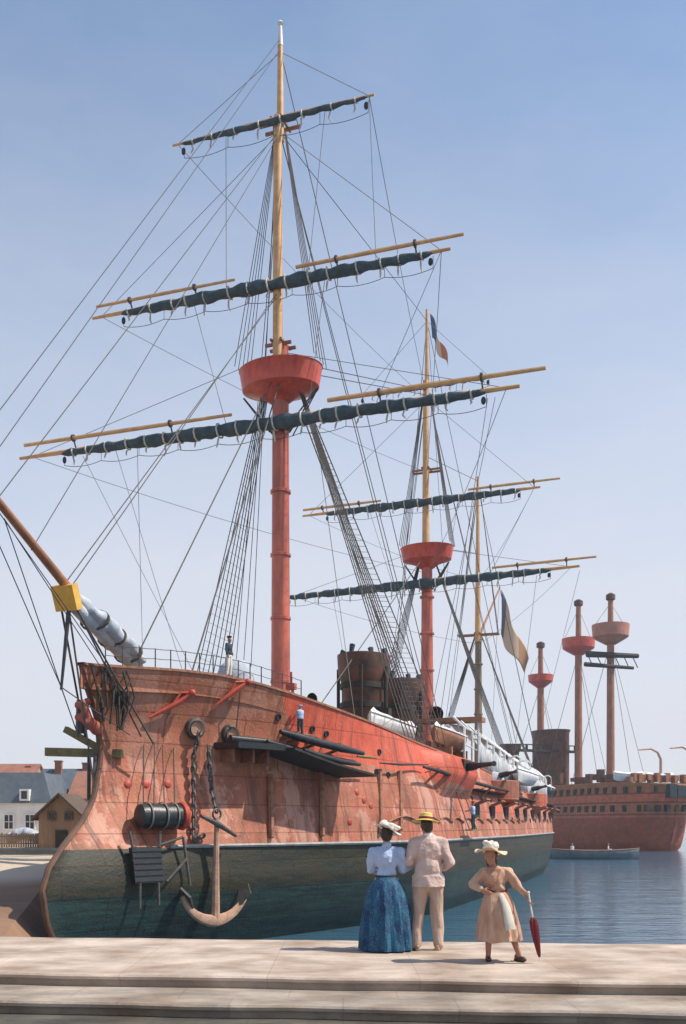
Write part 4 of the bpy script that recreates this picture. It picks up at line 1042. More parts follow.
def eyes(prt, c, face, k=1.0):
    f = Vector(face).normalized(); s = f.cross(Vector((0, 0, 1))).normalized(); m = MB(); c = Vector(c)
    for q in (-1, 1): m.ball(c + f * .087 * k + s * q * .030 * k + Vector((0, 0, .004 * k)), (.008 * k, .006 * k, .006 * k))
    m.build('eyes', M['black'], prt)
def hat(prt, c, rb, rc, hc, material, tilt=(0, 0), band=None, droop=0.02, sx=1.0, wave=.0):
    rot = Euler((tilt[0], tilt[1], 0)).to_matrix(); m = MB(); n = 36
    prof = [(0, hc), (rc * .75, hc * .98), (rc * .93, hc * .82), (rc, hc * .1), (rc * 1.03, 0.005), (rb * .8, -droop * .5), (rb, -droop), (rb, -droop - .006), (rb * .8, -droop * .5 - .010), (rc * .98, -.008), (rc * .9, hc * .1)]
    vs = []
    for (r, z) in prof:
        for k in range(n):
            a = 2 * math.pi * k / n; zz = z + (wave * math.sin(a * 3 + .8) * (r / rb) ** 2 if r > rc else 0); vs.append(rot @ Vector((r * math.cos(a) * sx, r * math.sin(a), zz)) + Vector(c))
    m.add(vs, [(i * n + k, i * n + (k + 1) % n, (i + 1) * n + (k + 1) % n, (i + 1) * n + k) for i in range(len(prof) - 1) for k in range(n)])
    o = m.build('hat', material, prt)
    if band:
        b = MB(); b.lathe([(rc * 1.0, .008), (rc * 1.035, .010), (rc * 1.035, hc * .38), (rc * .99, hc * .40)], (0, 0, 0), 30, sx, 1, closed=True)
        b.v = [tuple(rot @ Vector(v) + Vector(c)) for v in b.v]; b.build('hat_band', band, o)
    return o, rot
def foldy(m, amp=.006, f=9, ax=0):
    amp *= 2.0
    m.v = [(x + amp * math.sin(z * f * 3 + y * 21 + x * 9), y + amp * math.sin(z * f * 2.3 + x * 25), z) for x, y, z in m.v]
def shoe(m, p, d, L=.27, w_=.048):
    d = Vector(d).normalized(); p = Vector(p); s = d.cross(Vector((0, 0, 1))); rot = Matrix((s, d, Vector((0, 0, 1)))).transposed()
    m.ball(p + d * L * .22 + Vector((0, 0, .032)), (w_, L * .36, .034), rot, 12, 8); m.ball(p - d * .03 + Vector((0, 0, .045)), (w_ * .85, .06, .050), rot, 12, 8)
    m.box(p - d * .05 + Vector((0, 0, .012)), (w_ * 1.3, .07, .024), rot)

def man():
    X, Y = 1.09, 12.8
    t = thing('person', 'person in pale rose linen suit and yellow straw hat, seen from behind on the quay', 'person', (X, Y, 0), 0)
    hd = (-.02, .02, 1.60); b = MB(); head(b, hd, (-.25, 1, .05), 1.0); b.cone((0, 0, 1.43), (-.015, .01, 1.54), .058, .055)
    b.ball((0, 0, 1.22), (.165, .10, .22)); b.ball((0, 0, 1.0), (.14, .095, .16)); b.ball((0, 0, .90), (.155, .105, .12))
    for s in (-1, 1): b.cone((s * .03, 0, 1.41), (s * .17, 0, 1.38), .05, .052)
    # image-right arm bent out, hand to the front; image-left arm bent for the woman
    for s, el, wr in ((1, (.275, -.03, 1.12), (.20, .20, 1.03)), (-1, (-.255, -.02, 1.13), (-.16, .22, 1.12))):
        b.cone((s * .18, 0, 1.38), el, .05, .040); b.cone(el, wr, .040, .027); d = Vector(wr) - Vector(el); hand(b, wr, (d.normalized() + Vector((-s * .4, .2, -.2))), (-s, 0, -.3), 1, .6, s)
    for s, ft, kn in ((-1, (-.155, -.03, .07), (-.13, .02, .48)), (1, (.125, .0, .07), (.115, .03, .48))):
        b.cone((s * .085, 0, .88), kn, .085, .055); b.cone(kn, ft, .052, .036)
    b.fuse('body', M['skin_tan'], t, .008, 3)
    j = MB(); j.ball((0, 0, 1.26), (.195, .130, .21)); j.cone((-.14, 0, 1.385), (.14, 0, 1.385), .072, .072); j.ball((0, 0, 1.05), (.185, .135, .22)); j.ball((0, 0, .92), (.205, .145, .13)); j.cone((-.05, 0, 1.43), (.05, 0, 1.43), .055, .055)
    for s, el, wr in ((1, (.275, -.03, 1.12), (.215, .165, 1.045)), (-1, (-.255, -.02, 1.13), (-.175, .18, 1.12))):
        j.cone((s * .175, 0, 1.37), el, .076, .062); j.cone(el, wr, .062, .048)
    j.tube([(0, 0, .95), (0, 0, .85), (0, 0, .81)], [.20, .215, .222], 24, flat=.70); foldy(j, .005)
    o = j.fuse('jacket', M['linen'], t, .010, 3)
    c = MB(); c.tube([(0, 0, 1.43), (-.01, .005, 1.49)], [.068, .062], 16, flat=.9); c.build('collar', M['white'], o)
    q = MB(); q.ball((0, 0, .86), (.17, .12, .12))
    for s, ft, kn in ((-1, (-.155, -.03, .075), (-.13, .01, .48)), (1, (.125, .0, .075), (.115, .02, .48))):
        q.cone((s * .09, 0, .86), kn, .105, .082); q.cone(kn, ft, .082, .070)
    foldy(q, .006, 7); q.fuse('trousers', M['linen_trs'], t, .010, 3)
    for s, ft in ((-1, (-.155, -.03, 0)), (1, (.125, 0, 0))):
        q = MB(); shoe(q, ft, (s * .25, 1, 0)); q.fuse('shoe', mat('tan shoe', (.42, .28, .18), None, 9), t, .008, 2)
    h = MB(); h.ball((-.02, .005, 1.605), (.080, .096, .094)); h.ball((-.005, -.035, 1.56), (.066, .058, .06)); h.fuse('hair', M['hair'], t, .008, 2)
    hat(t, (-.03, .015, 1.665), .175, .088, .095, M['straw'], (R(-7), R(3)), M['maroon'], .018)
def woman():
    X, Y = .555, 12.78
    t = thing('person', 'person in pale blue blouse and patterned blue skirt with white plumed hat on the quay', 'person', (X, Y, 0), 0)
    b = MB(); head(b, (0, .02, 1.475), (.30, 1, .05), .94); b.cone((0, 0, 1.30), (0, .01, 1.42), .050, .046); b.ball((0, 0, 1.13), (.135, .09, .18)); b.ball((0, 0, .92), (.13, .09, .14))
    for s in (-1, 1): b.cone((s * .03, 0, 1.285), (s * .14, 0, 1.27), .04, .042)
    for s, el, wr in ((1, (.22, .04, 1.03), (.34, .20, 1.07)), (-1, (-.20, .05, 1.03), (-.10, .22, .98))):
        b.cone((s * .15, 0, 1.26), el, .040, .034); b.cone(el, wr, .034, .023); hand(b, wr, Vector(wr) - Vector(el), (0, 0, -1) if s > 0 else (1, 0, 0), .9, .8, s)
    for s in (-1, 1): b.cone((s * .08, 0, .88), (s * .085, .02, .45), .08, .05); b.cone((s * .085, .02, .45), (s * .09, 0, .07), .05, .033)
    b.fuse('body', M['skin'], t, .008, 3)
    j = MB(); j.ball((0, 0, 1.16), (.160, .115, .17)); j.cone((-.10, 0, 1.265), (.10, 0, 1.265), .062, .062); j.ball((0, 0, .99), (.125, .10, .14)); j.cone((0, 0, 1.30), (0, .003, 1.355), .060, .054); j.ball((0, 0, .93), (.135, .105, .045))
    for s, el, wr in ((1, (.22, .04, 1.03), (.33, .185, 1.068)), (-1, (-.20, .05, 1.03), (-.11, .205, .985))):
        j.ball((s * .165, 0, 1.235), (.085, .08, .085)); j.cone((s * .16, 0, 1.24), el, .080, .058); j.cone(el, wr, .055, .036)
    foldy(j, .006, 11); j.fuse('blouse', M['blouse'], t, .009, 2)
    k = MB(); n = 72; vs = []; pr = [(.935, .128, .10), (.90, .150, .13), (.84, .195, .175), (.74, .240, .215), (.6, .272, .245), (.4, .300, .275), (.2, .322, .298), (.06, .335, .312), (.02, .338, .315), (.02, .32, .30), (.4, .285, .26)]
    for i, (z, rx, ry) in enumerate(pr):
        for a in range(n):
            th = 2 * math.pi * a / n; fo = 1 + (.075 * math.sin(th * 11 + .4 + z) + .045 * math.sin(th * 19 + z * 5)) * min(1, (.95 - z) * 2.2); vs.append((rx * math.cos(th) * fo, ry * math.sin(th) * fo - .015, z))
    k.add(vs, [(i * n + a, i * n + (a + 1) % n, (i + 1) * n + (a + 1) % n, (i + 1) * n + a) for i in range(len(pr) - 1) for a in range(n)]); sk = k.build('skirt', M['skirt'], t)
    q = MB(); q.lathe([(.128, -.02), (.140, -.02), (.140, .025), (.128, .025)], (0, 0, .935), 30, 1, .8, closed=True); q.build('belt', M['navy'], t)
    for s in (-1, 1): q = MB(); shoe(q, (s * .09, .05, 0), (s * .1, 1, 0), .23, .04); q.fuse('shoe', M['shoe'], t, .008, 2)
    h = MB(); h.ball((0, .0, 1.49), (.082, .098, .098)); h.ball((-.02, -.085, 1.475), (.058, .052, .058)); h.ball((0, -.05, 1.44), (.066, .055, .05)); h.fuse('hair', M['hair'], t, .008, 2)
    o, rot = hat(t, (.02, .01, 1.555), .165, .085, .06, M['straw_white'], (R(-10), R(24)), None, .015, 1.15, .02)
    f = MB()
    for k in range(10): f.ball((-.05 + .02 * k + .01 * math.sin(k * 3), -.03 + .03 * math.sin(k * 2), 1.625 + .022 * math.sin(k * 1.7) - .008 * k), (.045, .035, .03), n=9, m=6)
    f.fuse('plume', M['straw_white'], o, .008, 1)
def girl():
    X, Y = 1.80, 11.7
    t = thing('person', 'person in cream dress with maroon sash and large pale hat, holding a closed red parasol', 'person', (X, Y, 0), 0)
    fc = (-.25, -1, -.12); hd = Vector((-.075, -.03, 1.235)); b = MB(); head(b, hd, fc, .88); b.cone((-.04, 0, 1.09), (-.065, -.01, 1.17), .045, .042); b.ball((-.02, 0, .96), (.12, .08, .16)); b.ball((0, 0, .78), (.12, .085, .13))
    for s in (-1, 1): b.cone((-.02 + s * .03, 0, 1.08), (-.01 + s * .12, 0, 1.07), .036, .038)
    arms = ((1, Vector((.225, -.04, .90)), Vector((.335, -.10, .775))), (-1, Vector((-.29, .02, .90)), Vector((-.185, -.12, .845))))
    for s, el, wr in arms:
        b.cone((-.01 + s * .13, 0, 1.06), el, .036, .030); b.cone(el, wr, .030, .021); hand(b, wr, (wr - el) if s < 0 else Vector((.25, -.3, -.9)), (0, 1, 0) if s < 0 else (.9, -.3, -.2), .85, .9 if s > 0 else .5, -s)
    legs = ((-1, Vector((-.09, .02, .40)), Vector((-.095, .04, .06))), (1, Vector((.14, -.02, .41)), Vector((.27, .03, .06))))
    for s, kn, ft in legs: b.cone((s * .07, 0, .75), kn, .075, .048); b.cone(kn, ft, .048, .030)
    b.fuse('body', M['skin_tan'], t, .007, 3); eyes(t, hd, fc, .88)
    j = MB(); j.ball((-.02, 0, .99), (.145, .105, .14)); j.cone((-.11, 0, 1.06), (.08, 0, 1.06), .052, .052); j.ball((0, 0, .85), (.112, .092, .10))
    for s, el, wr in arms:
        j.ball((-.01 + s * .15, 0, 1.03), (.07, .07, .075)); j.cone((-.01 + s * .14, 0, 1.04), el, .068, .050); j.cone(el, el.lerp(wr, .8), .048, .036)
    foldy(j, .006, 11); bo = j.fuse('bodice', M['dress'], t, .009, 2)
    v = MB(); v.add([(-.14, -.075, 1.085), (.04, -.075, 1.085), (-.03, -.118, .93)], [(0, 1, 2)]); v2 = v.build('neck_opening', M['skin_tan'], bo, smooth=False); so = v2.modifiers.new('t', 'SOLIDIFY'); so.thickness = .02
    k = MB(); n = 64; vs = []; pr = [(.835, .115, .095), (.78, .150, .13), (.68, .185, .165), (.55, .212, .19), (.40, .235, .21), (.27, .252, .225), (.25, .255, .228), (.25, .24, .21), (.5, .2, .17)]
    for i, (z, rx, ry) in enumerate(pr):
        for a in range(n):
            th = 2 * math.pi * a / n; fo = 1 + (.085 * math.sin(th * 9 + .4 + z * 2) + .03 * math.sin(th * 15 + z * 5)) * min(1, (.85 - z) * 2.4); sh = max(0, .8 - z) * .05; vs.append((rx * math.cos(th) * fo + sh, ry * math.sin(th) * fo, z + .012 * math.sin(th * 4) * (z < .3)))
    k.add(vs, [(i * n + a, i * n + (a + 1) % n, (i + 1) * n + (a + 1) % n, (i + 1) * n + a) for i in range(len(pr) - 1) for a in range(n)]); sk = k.build('skirt', M['dress'], t)
    q = MB(); q.tube([(.03, -.10, .80), (.075, -.20, .66), (.10, -.24, .52), (.12, -.25, .40)], [.035, .055, .065, .07], 10, flat=.5); q.build('apron_fold', M['gasket'], sk)
    q = MB(); q.lathe([(.112, -.022), (.126, -.022), (.126, .022), (.112, .022)], (0, 0, .835), 30, 1, .84, closed=True); q.v = [(x, y, z - (.03 * (1 - abs(x) / .13) if y < 0 else 0)) for x, y, z in q.v]; q.build('sash', M['maroon'], t)
    for s, kn, ft in legs: q = MB(); shoe(q, (ft.x, ft.y, 0), (s * .5, -1, 0) if s > 0 else (-.1, -1, 0), .22, .038); q.fuse('shoe', M['shoe'], t, .007, 2)
    h = MB(); h.ball(hd + Vector((.01, .02, .02)), (.077, .085, .09)); h.ball(hd + Vector((.02, .05, -.06)), (.07, .05, .09)); h.fuse('hair', M['hair'], t, .008, 2)
    o, rot = hat(t, hd + Vector((.005, .02, .065)), .19, .08, .08, mat('cream straw', (.74, .60, .40), (.60, .46, .28), 20, .8, .4), (R(-6), R(6)), None, .012, 1.0, .03)
    f = MB()
    for k in range(14): a = k * 2.4; f.ball(hd + Vector((.065 * math.cos(a), .02 + .06 * math.sin(a), .125 + .035 * math.sin(k * 1.9))), (.035, .030, .032), n=9, m=6)
    f.fuse('trimming', M['straw_white'], o, .009, 1)
    # parasol held in the hand: a thing of its own
    gp = Vector((X + .365, Y - .135, .70)); tip = Vector((X + .475, Y - .17, .02))
    pt = thing('parasol', 'closed maroon parasol with pale handle held point down on the quay', 'parasol', tip)
    top = gp + (gp - tip).normalized() * .12; m = MB(); m.tube([Vector((0, 0, 0)), top - tip], [.007, .010], 8)
    m.ball(top - tip, .018); m.build('shaft', M['straw_white'], pt)
    m = MB(); ax = top - tip; vs = []; nn = 24; pr = [(.07, .010), (.12, .020), (.3, .035), (.5, .045), (.60, .040), (.64, .018)]
    qd = Vector((0, 0, 1)).rotation_difference(ax.normalized())
    for (f_, r_) in pr:
        for a in range(nn): th = 2 * math.pi * a / nn; vs.append(ax * f_ + qd @ Vector((r_ * (1 + .22 * math.sin(th * 8)) * math.cos(th), r_ * (1 + .22 * math.sin(th * 8)) * math.sin(th), 0)))
    m.add(vs, [(i * nn + a, i * nn + (a + 1) % nn, (i + 1) * nn + (a + 1) % nn, (i + 1) * nn + a) for i in range(len(pr) - 1) for a in range(nn)]); m.build('canopy', M['maroon'], pt)
man(); woman(); girl()

def sailor(p, label, face=(1, -1, 0), top='navy', trs='straw_white', cap='white', lean=0, h=1.7, arms='down', sit=False):
    """small figure on the ship, p = world position of the feet (or seat)"""
    k = h / 1.7; f = Vector(face).normalized(); rz = math.atan2(-f.x, f.y)
    t = thing('person', label, 'person', p, rz)
    def V(x, y, z): return Vector((x, y, z)) * k
    dz = -.45 if sit else 0
    b = MB(); head(b, V(0, .03, 1.58 + dz), (0, 1, -.05), k); b.cone(V(0, 0, 1.4 + dz), V(0, .01, 1.52 + dz), .055, .05)
    b.ball(V(0, 0, 1.2 + dz), (.15, .1, .22)); b.ball(V(0, 0, .95 + dz), (.14, .1, .15))
    A_ = {'down': (((.22, .0, 1.13), (.24, .1, .88)), ((-.25, -.05, 1.14), (-.16, .08, .98))), 'fore': (((.22, .15, 1.2), (.15, .40, 1.15)), ((-.22, .15, 1.2), (-.15, .40, 1.12)))}[arms]
    for s, (el, wr) in zip((1, -1), A_):
        el = V(*el) + Vector((0, 0, dz)); wr = V(*wr) + Vector((0, 0, dz)); b.cone(V(s * .17, 0, 1.38 + dz), el, .05, .04); b.cone(el, wr, .04, .028); hand(b, wr, wr - el, (-s, 0, 0), 1, .5, s)
    L_ = []
    for s in (1, -1):
        kn, ft = (V(s * .12, .42, .48), V(s * .12, .40, .06)) if sit else (V(s * .11, .02, .48), V(s * .13, -.02, .06)); L_.append((s, kn, ft)); b.cone(V(s * .08, 0, .88 + dz), kn, .08, .055); b.cone(kn, ft, .05, .036)
    b.fuse('body', M['skin_tan'], t, .014, 2)
    j = MB(); j.ball(V(0, 0, 1.22 + dz), (.18, .125, .22)); j.ball(V(0, 0, 1.0 + dz), (.165, .125, .18)); j.cone(V(-.13, 0, 1.37 + dz), V(.13, 0, 1.37 + dz), .065, .065)
    for s, (el, wr) in zip((1, -1), A_): el = V(*el) + Vector((0, 0, dz)); wr = V(*wr) + Vector((0, 0, dz)); j.cone(V(s * .17, 0, 1.37 + dz), el, .068, .055); j.cone(el, el.lerp(wr, .85), .055, .045)
    j.fuse('shirt', M[top], t, .016, 2)
    q = MB(); q.ball(V(0, 0, .88 + dz), (.155, .115, .11))
    for s, kn, ft in L_: q.cone(V(s * .08, 0, .86 + dz), kn, .095, .075); q.cone(kn, ft, .075, .06)
    q.fuse('trousers', M[trs], t, .016, 2)
    for s, kn, ft in L_: q = MB(); shoe(q, (ft.x, ft.y, ft.z - .06), (0, 1, 0)); q.fuse('shoe', M['shoe'], t, .014, 1)
    q = MB(); q.lathe([(.085, 0), (.095, .03), (.12, .06), (.11, .085), (0, .09)], V(0, .02, 1.66 + dz), 18); q.build('cap', M[cap], t)
    return t
# officer standing on the forecastle rail edge, seaman beside him
p, n = on_hull(231, 679); fz = lambda p_, dw=.55: toworld((p_.x - dw, p_.y + .1, zd(p_.y) + .07))
sailor(toworld((p.x - .10, p.y, zd(p.y) + .07)), 'person in dark jacket and pale trousers standing on the forecastle edge by the foremast', (.8, -.4, 0), 'navy', 'straw_white', 'navy', arms='down')
p, n = on_hull(250, 688); sailor(toworld((p.x - .75, p.y, zd(p.y) - .93)), 'person in dark clothes standing low behind the bulwark by the pale round cowl', (-.6, -.8, 0), 'navy', 'navy', 'navy', h=1.62)
p, n = on_hull(292, 724, .75)
pf = frame(n)
m = MB(); m.box(on_hull(292, 734, .55)[0], (1.3, .9, .10), pf); ws = m.build('work_platform', M['rust'], ship, smooth=False)
pp = on_hull(292, 734, .55)[0] + Vector((0, 0, .06)); sailor(toworld(pp), 'person in light blue shirt working on the ledge of the red upper side', (-.5, .8, 0), 'blouse', 'navy', 'blouse', h=1.25, arms='fore')
pp = on_hull(464, 832, .6)[0]
m = MB(); m.box(pp, (2.6, .5, .08), frame(Vector((1, 0, 0)))); st_ = m.build('painting_stage', M['olive'], ship, smooth=False)
ropes('stage_rope', [(pp + Vector((0, -1.1, 0)), Vector((halfw(pp.y - 1.1, 4.9) + .1, pp.y - 1.1, zd(pp.y) - .3))), (pp + Vector((0, 1.1, 0)), Vector((halfw(pp.y + 1.1, 4.9) + .1, pp.y + 1.1, zd(pp.y) - .3)))], st_, .03)
sailor(toworld(pp + Vector((0, 0, .05))), 'person in light blue shirt on a hanging stage painting the side above the waterline', (-.8, .5, 0), 'blouse', 'navy', 'navy', h=1.7, arms='fore')

# ------------------------------------------------------------------ the grey launch with two white-clad people
def atw(px, Y): return (px - 343) / FPX * Y
LY = 152
lt = boat('steam_launch', 'long low grey green launch lying between the two warships', 'boat', (atw(592, LY), LY, WATER - .35), R(-3), 14.2, 3.2, 1.7, M['launch'], None)
m = MB(); m.box((-3.0, 0, 1.25), (3.0, 1.8, .55)); m.build('cabin', M['navy'], lt, smooth=False)
sailor((atw(572, LY), LY - .2, WATER + 1.0), 'person in white seated forward in the grey launch', (0, -1, 0), 'white', 'white', 'white', h=1.8, sit=True)
sailor((atw(608, LY), LY - .2, WATER + 1.0), 'person in white seated aft in the grey launch', (1, -.4, 0), 'white', 'white', 'white', h=1.8, sit=True)

# ------------------------------------------------------------------ distant warship
def far_ship():
    a0 = Vector((65.4, 196.0)); a1 = Vector((40.0, 262.0)); d = (a1 - a0); L = d.length; d.normalize(); rz = math.atan2(-d.x, d.y)
    t = thing('distant_warship', 'distant brown red warship with three masts carrying fighting tops, across the basin', 'warship', (a0.x, a0.y, 0), rz)
    # local: +y away from us along the ship, x to the right
    def hw(s, z): 
        f = (1 - (1 - min(1, max(0, s - lerp_tab([(-4, 3), (-2.7, 2), (2, .6), (10, -1)], z)) / 16)) ** 2.4) ** .62; g = (1 - (1 - min(1, max(0, (L - s)) / 16)) ** 2); tum = lerp_tab([(-4, 8.6), (-2.7, 9.4), (1, 9.6), (5, 9.0), (9, 8.2)], z); return max(.05, tum * f * g)
    m = MB(); nu, nv = 50, 16; zt = lambda s: lerp_tab([(-1, 9.4), (8, 10.3), (30, 10.4), (70, 9.6)], s)
    for sg in (1, -1):
        vs = []
        for i in range(nu + 1):
            for j in range(nv + 1):
                u = (i / nu) ** 1.5; z = -4.6 + (zt(u * L) + 4.6) * j / nv; s0 = lerp_tab([(-4, 3), (-2.7, 2), (2, .6), (10, -1)], z); s = s0 + u * (L - s0); vs.append((sg * hw(s, z), s, z))
        m.add(vs, [(i * (nv + 1) + j, (i + 1) * (nv + 1) + j, (i + 1) * (nv + 1) + j + 1, i * (nv + 1) + j + 1) for i in range(nu) for j in range(nv)])
    hm = mat('distant hull paint', (.50, .14, .075), (.27, .10, .05), .25, .7, .3, (1, 1, 1.5))
    for nn_ in hm.node_tree.nodes:
        if nn_.type == 'TEX_NOISE': nn_.inputs['Scale'].default_value = .9
    tt = hm.node_tree; b = tt.nodes['Principled BSDF']; old = b.inputs['Base Color'].links[0].from_socket; tc = tt.nodes.new('ShaderNodeTexCoord'); sp = tt.nodes.new('ShaderNodeSeparateXYZ'); tt.links.new(tc.outputs['Object'], sp.inputs[0])
    cr = tt.nodes.new('ShaderNodeValToRGB'); cr.color_ramp.interpolation = 'CONSTANT'; mr = tt.nodes.new('ShaderNodeMapRange'); mr.inputs['From Min'].default_value = -4; mr.inputs['From Max'].default_value = 11; tt.links.new(sp.outputs['Z'], mr.inputs[0]); tt.links.new(mr.outputs[0], cr.inputs[0])
    e = cr.color_ramp.elements; e[0].position = 0; e[0].color = (.75, .55, .5, 1); e[1].position = .47; e[1].color = (1.1, 1.0, 1.0, 1)
    for ps, c_ in ((.50, (.55, .5, .5)), (.52, (1.05, 1.05, .9)), (.66, (.45, .4, .4)), (.68, (1.2, .95, .9)), (.78, (.5, .42, .4)), (.80, (.85, 1.0, .8))): q = e.new(ps); q.color = (*c_, 1)
    mx = tt.nodes.new('ShaderNodeMix'); mx.data_type = 'RGBA'; mx.blend_type = 'MULTIPLY'; mx.inputs['Factor'].default_value = 1; tt.links.new(old, mx.inputs[6]); tt.links.new(cr.outputs[0], mx.inputs[7]); tt.links.new(mx.outputs[2], b.inputs['Base Color'])
    m.build('hull', hm, t)
    dm = MB(); vs = []
    for i in range(nu + 1): s = -.8 + (L - 1) * i / nu; vs += [(hw(s, 9.5) - .05, s, zt(s) - .05), (-hw(s, 9.5) + .05, s, zt(s) - .05)]
    dm.add(vs, [(2 * i, 2 * i + 1, 2 * i + 3, 2 * i + 2) for i in range(nu)]); dm.build('deck', M['deck'], t)
    # gallery of ports around the near end and left side
    pm = MB()
    for z, n_, sp_ in ((4.9, 16, 2.6), (8.6, 12, 2.6)):
        for k in range(n_):
            s = 1.5 + k * sp_; w_ = hw(s, z)
            pm.box((-w_ - .03, s, z), (.3, 1.1, 1.3)); 
            if k < 3: pm.box((w_ + .03, s, z), (.3, 1.1, 1.3))
    for k in range(7):
        x = -6 + k * 2.0
        if x < 3: pm.box((x, .2 + .03 * x * x, 4.9), (.9, .9, 1.3)); 
    pm.build_each('gun_port', M['soot'], t, smooth=False)
    g = MB(); g.box((3.8, .2, 8.2), (8.4, 2.2, 2.1)); g.box((-1.6, -.3, 8.3), (1.6, 1.6, 2.6)); g.build('stern_shelter', M['navy'], t, smooth=False)
    def fmast(s, H, r, th, tr, tz, yd=None, thin=None, lat=0):
        m = MB(); m.tube([(lat, s, 8), (lat, s, EYE + th)], [r, r * .85], 12); m.tube([(lat, s, EYE + th), (lat, s, EYE + H)], [r * .75, r * .6], 10)
        o = m.build('mast', mat('distant mast paint', (.40, .17, .10), (.26, .11, .07), .9), t)
        q = MB(); q.lathe([(tr * .3, th - 1.6), (tr * .8, th - .5), (tr, th), (tr * 1.05, th + tz), (tr * .9, th + tz), (tr * .85, th + .2)], (lat, s, EYE), 20); q.build('fighting_top', M['top_red'] if tz < 2.4 else mat('faded top paint', (.52, .22, .15), None, .5), o)
        q = MB(); q.lathe([(r * .8, 0), (r * 1.1, .2), (r * 1.1, 1.2), (r * .4, 1.6), (0, 1.6)], (lat, s, EYE + H - .4), 10); q.build('masthead', M['funnel'], o)
        rp = MB()
        for sg in (-1, 1): rp.rope((lat, s, EYE + th - 1), (lat + sg * 8.0, s + 3, 10), .07); rp.rope((lat, s, EYE + H - 1), (lat + sg * tr, s, EYE + th + tz), .05)
        rp.rope((lat, s, EYE + th - 1), (lat, s - 12 if s > 14 else s + 20, 10), .06); rp.build('rigging', M['ropepale'], o)
        if yd:
            y_ = MB()
            y_.tube([(lat - yd, s - .8, EYE + th - 4.2), (lat + yd * 1.0, s - .8, EYE + th - 3.8)], [.7, .5], 8); y_.tube([(lat - yd * 1.1, s - .9, EYE + th - 6.4), (lat + yd * .8, s - .9, EYE + th - 6.5)], [.5, .35], 8)
            for k in range(6): x = -yd + k * yd * .36; y_.rope((lat + x, s - .8, EYE + th - 4.2), (lat + x + 1.2, s - .9, EYE + th - 6.4), .12)
            y_.build('yard', M['soot'], o)
    # masts (s along the ship); positions measured from the photo
    fmast(21, 48.8, .9, 40.5, 3.8, 2.6, 6.5, lat=-.2); fmast(40, 51.8, .95, 41.5, 3.7, 2.2, lat=4.6); fmast(57, 44.8, .95, 36, 3.0, 1.6, lat=5.0)
    f = MB(); f.lathe([(4.0, 8), (4.0, 23.5), (4.3, 24.2), (3.8, 24.2), (3.6, 20)], (1.5, 47, 0), 22, 1.0, 1.3); fo = f.build('funnel', M['funnel'], t)
    f = MB(); f.lathe([(2.2, 8), (2.2, 20.5), (2.5, 21.2), (2, 21.2), (2, 18)], (-6.2, 53, 0), 22); f.build('funnel', M['funnel'], t)
    br = MB(); br.box((-2, 43, 19), (16, 2, .5)); br.box((-2, 43, 20.4), (16, .2, .25)); 
    for k in range(9): br.box((-9.5 + k * 1.9, 43, 19.8), (.5, .4, 1.2))
    br.build('bridge', M['soot'], t, smooth=False)
    # pale covered boats and two crane davits at the near end
    for i, (x, s, L_) in enumerate(((-4.0, 9, 8), (2.5, 8, 7))):
        pass
    for (x, s) in ((7.2, 4), (4.2, 10)):
        c = MB(); c.tube([(x, s, 9.5), (x, s, 15.2), (x - .8, s, 16.6), (x - 2.5, s, 17.3), (x - 5.5, s, 17.0)], [.32, .28, .25, .22, .15], 8); c.build('crane', mat('pale crane paint', (.55, .36, .26), None, 1), t)
    dkz = 10.2
    h = MB()
    for k in range(14): h.box((-6.5 + k * 1.05, 6 + .5 * math.sin(k * 3), dkz + .5 + .5 * abs(math.sin(k * 1.9))), (.8, 1.2, 1.0 + .9 * abs(math.sin(k * 2.3))))
    h.build_each('deck_gear', M['brown_wood'], t, smooth=False)
    h = MB()
    for k in range(26): h.box((rnd.uniform(-8, 2), rnd.uniform(14, 55), dkz + rnd.uniform(.3, 2.2)), (rnd.uniform(.6, 2.5), rnd.uniform(.6, 2.5), rnd.uniform(.8, 3.4)), Euler((0, 0, rnd.uniform(0, 3))).to_matrix())
    h.build_each('deck_gear', M['funnel'], t, smooth=False)
    return t, (a0, rz)
ft, (a0, frz) = far_ship()
def fw_(x, y, z): c, s = math.cos(frz), math.sin(frz); return (a0.x + x * c - y * s, a0.y + x * s + y * c, z)
boat('ships_boat', 'pale boat stowed on the near deck of the distant warship, left of the other', 'boat', fw_(-5.3, 8, 10.3), frz, 7.5, 2.4, 1.5, M['white'], M['white'], 'boats stowed on the distant warship')
boat('ships_boat', 'pale boat stowed on the near deck of the distant warship, nearer its cranes', 'boat', fw_(1.5, 7, 10.3), frz, 7.0, 2.4, 1.3, M['canvas'], M['white'], 'boats stowed on the distant warship')

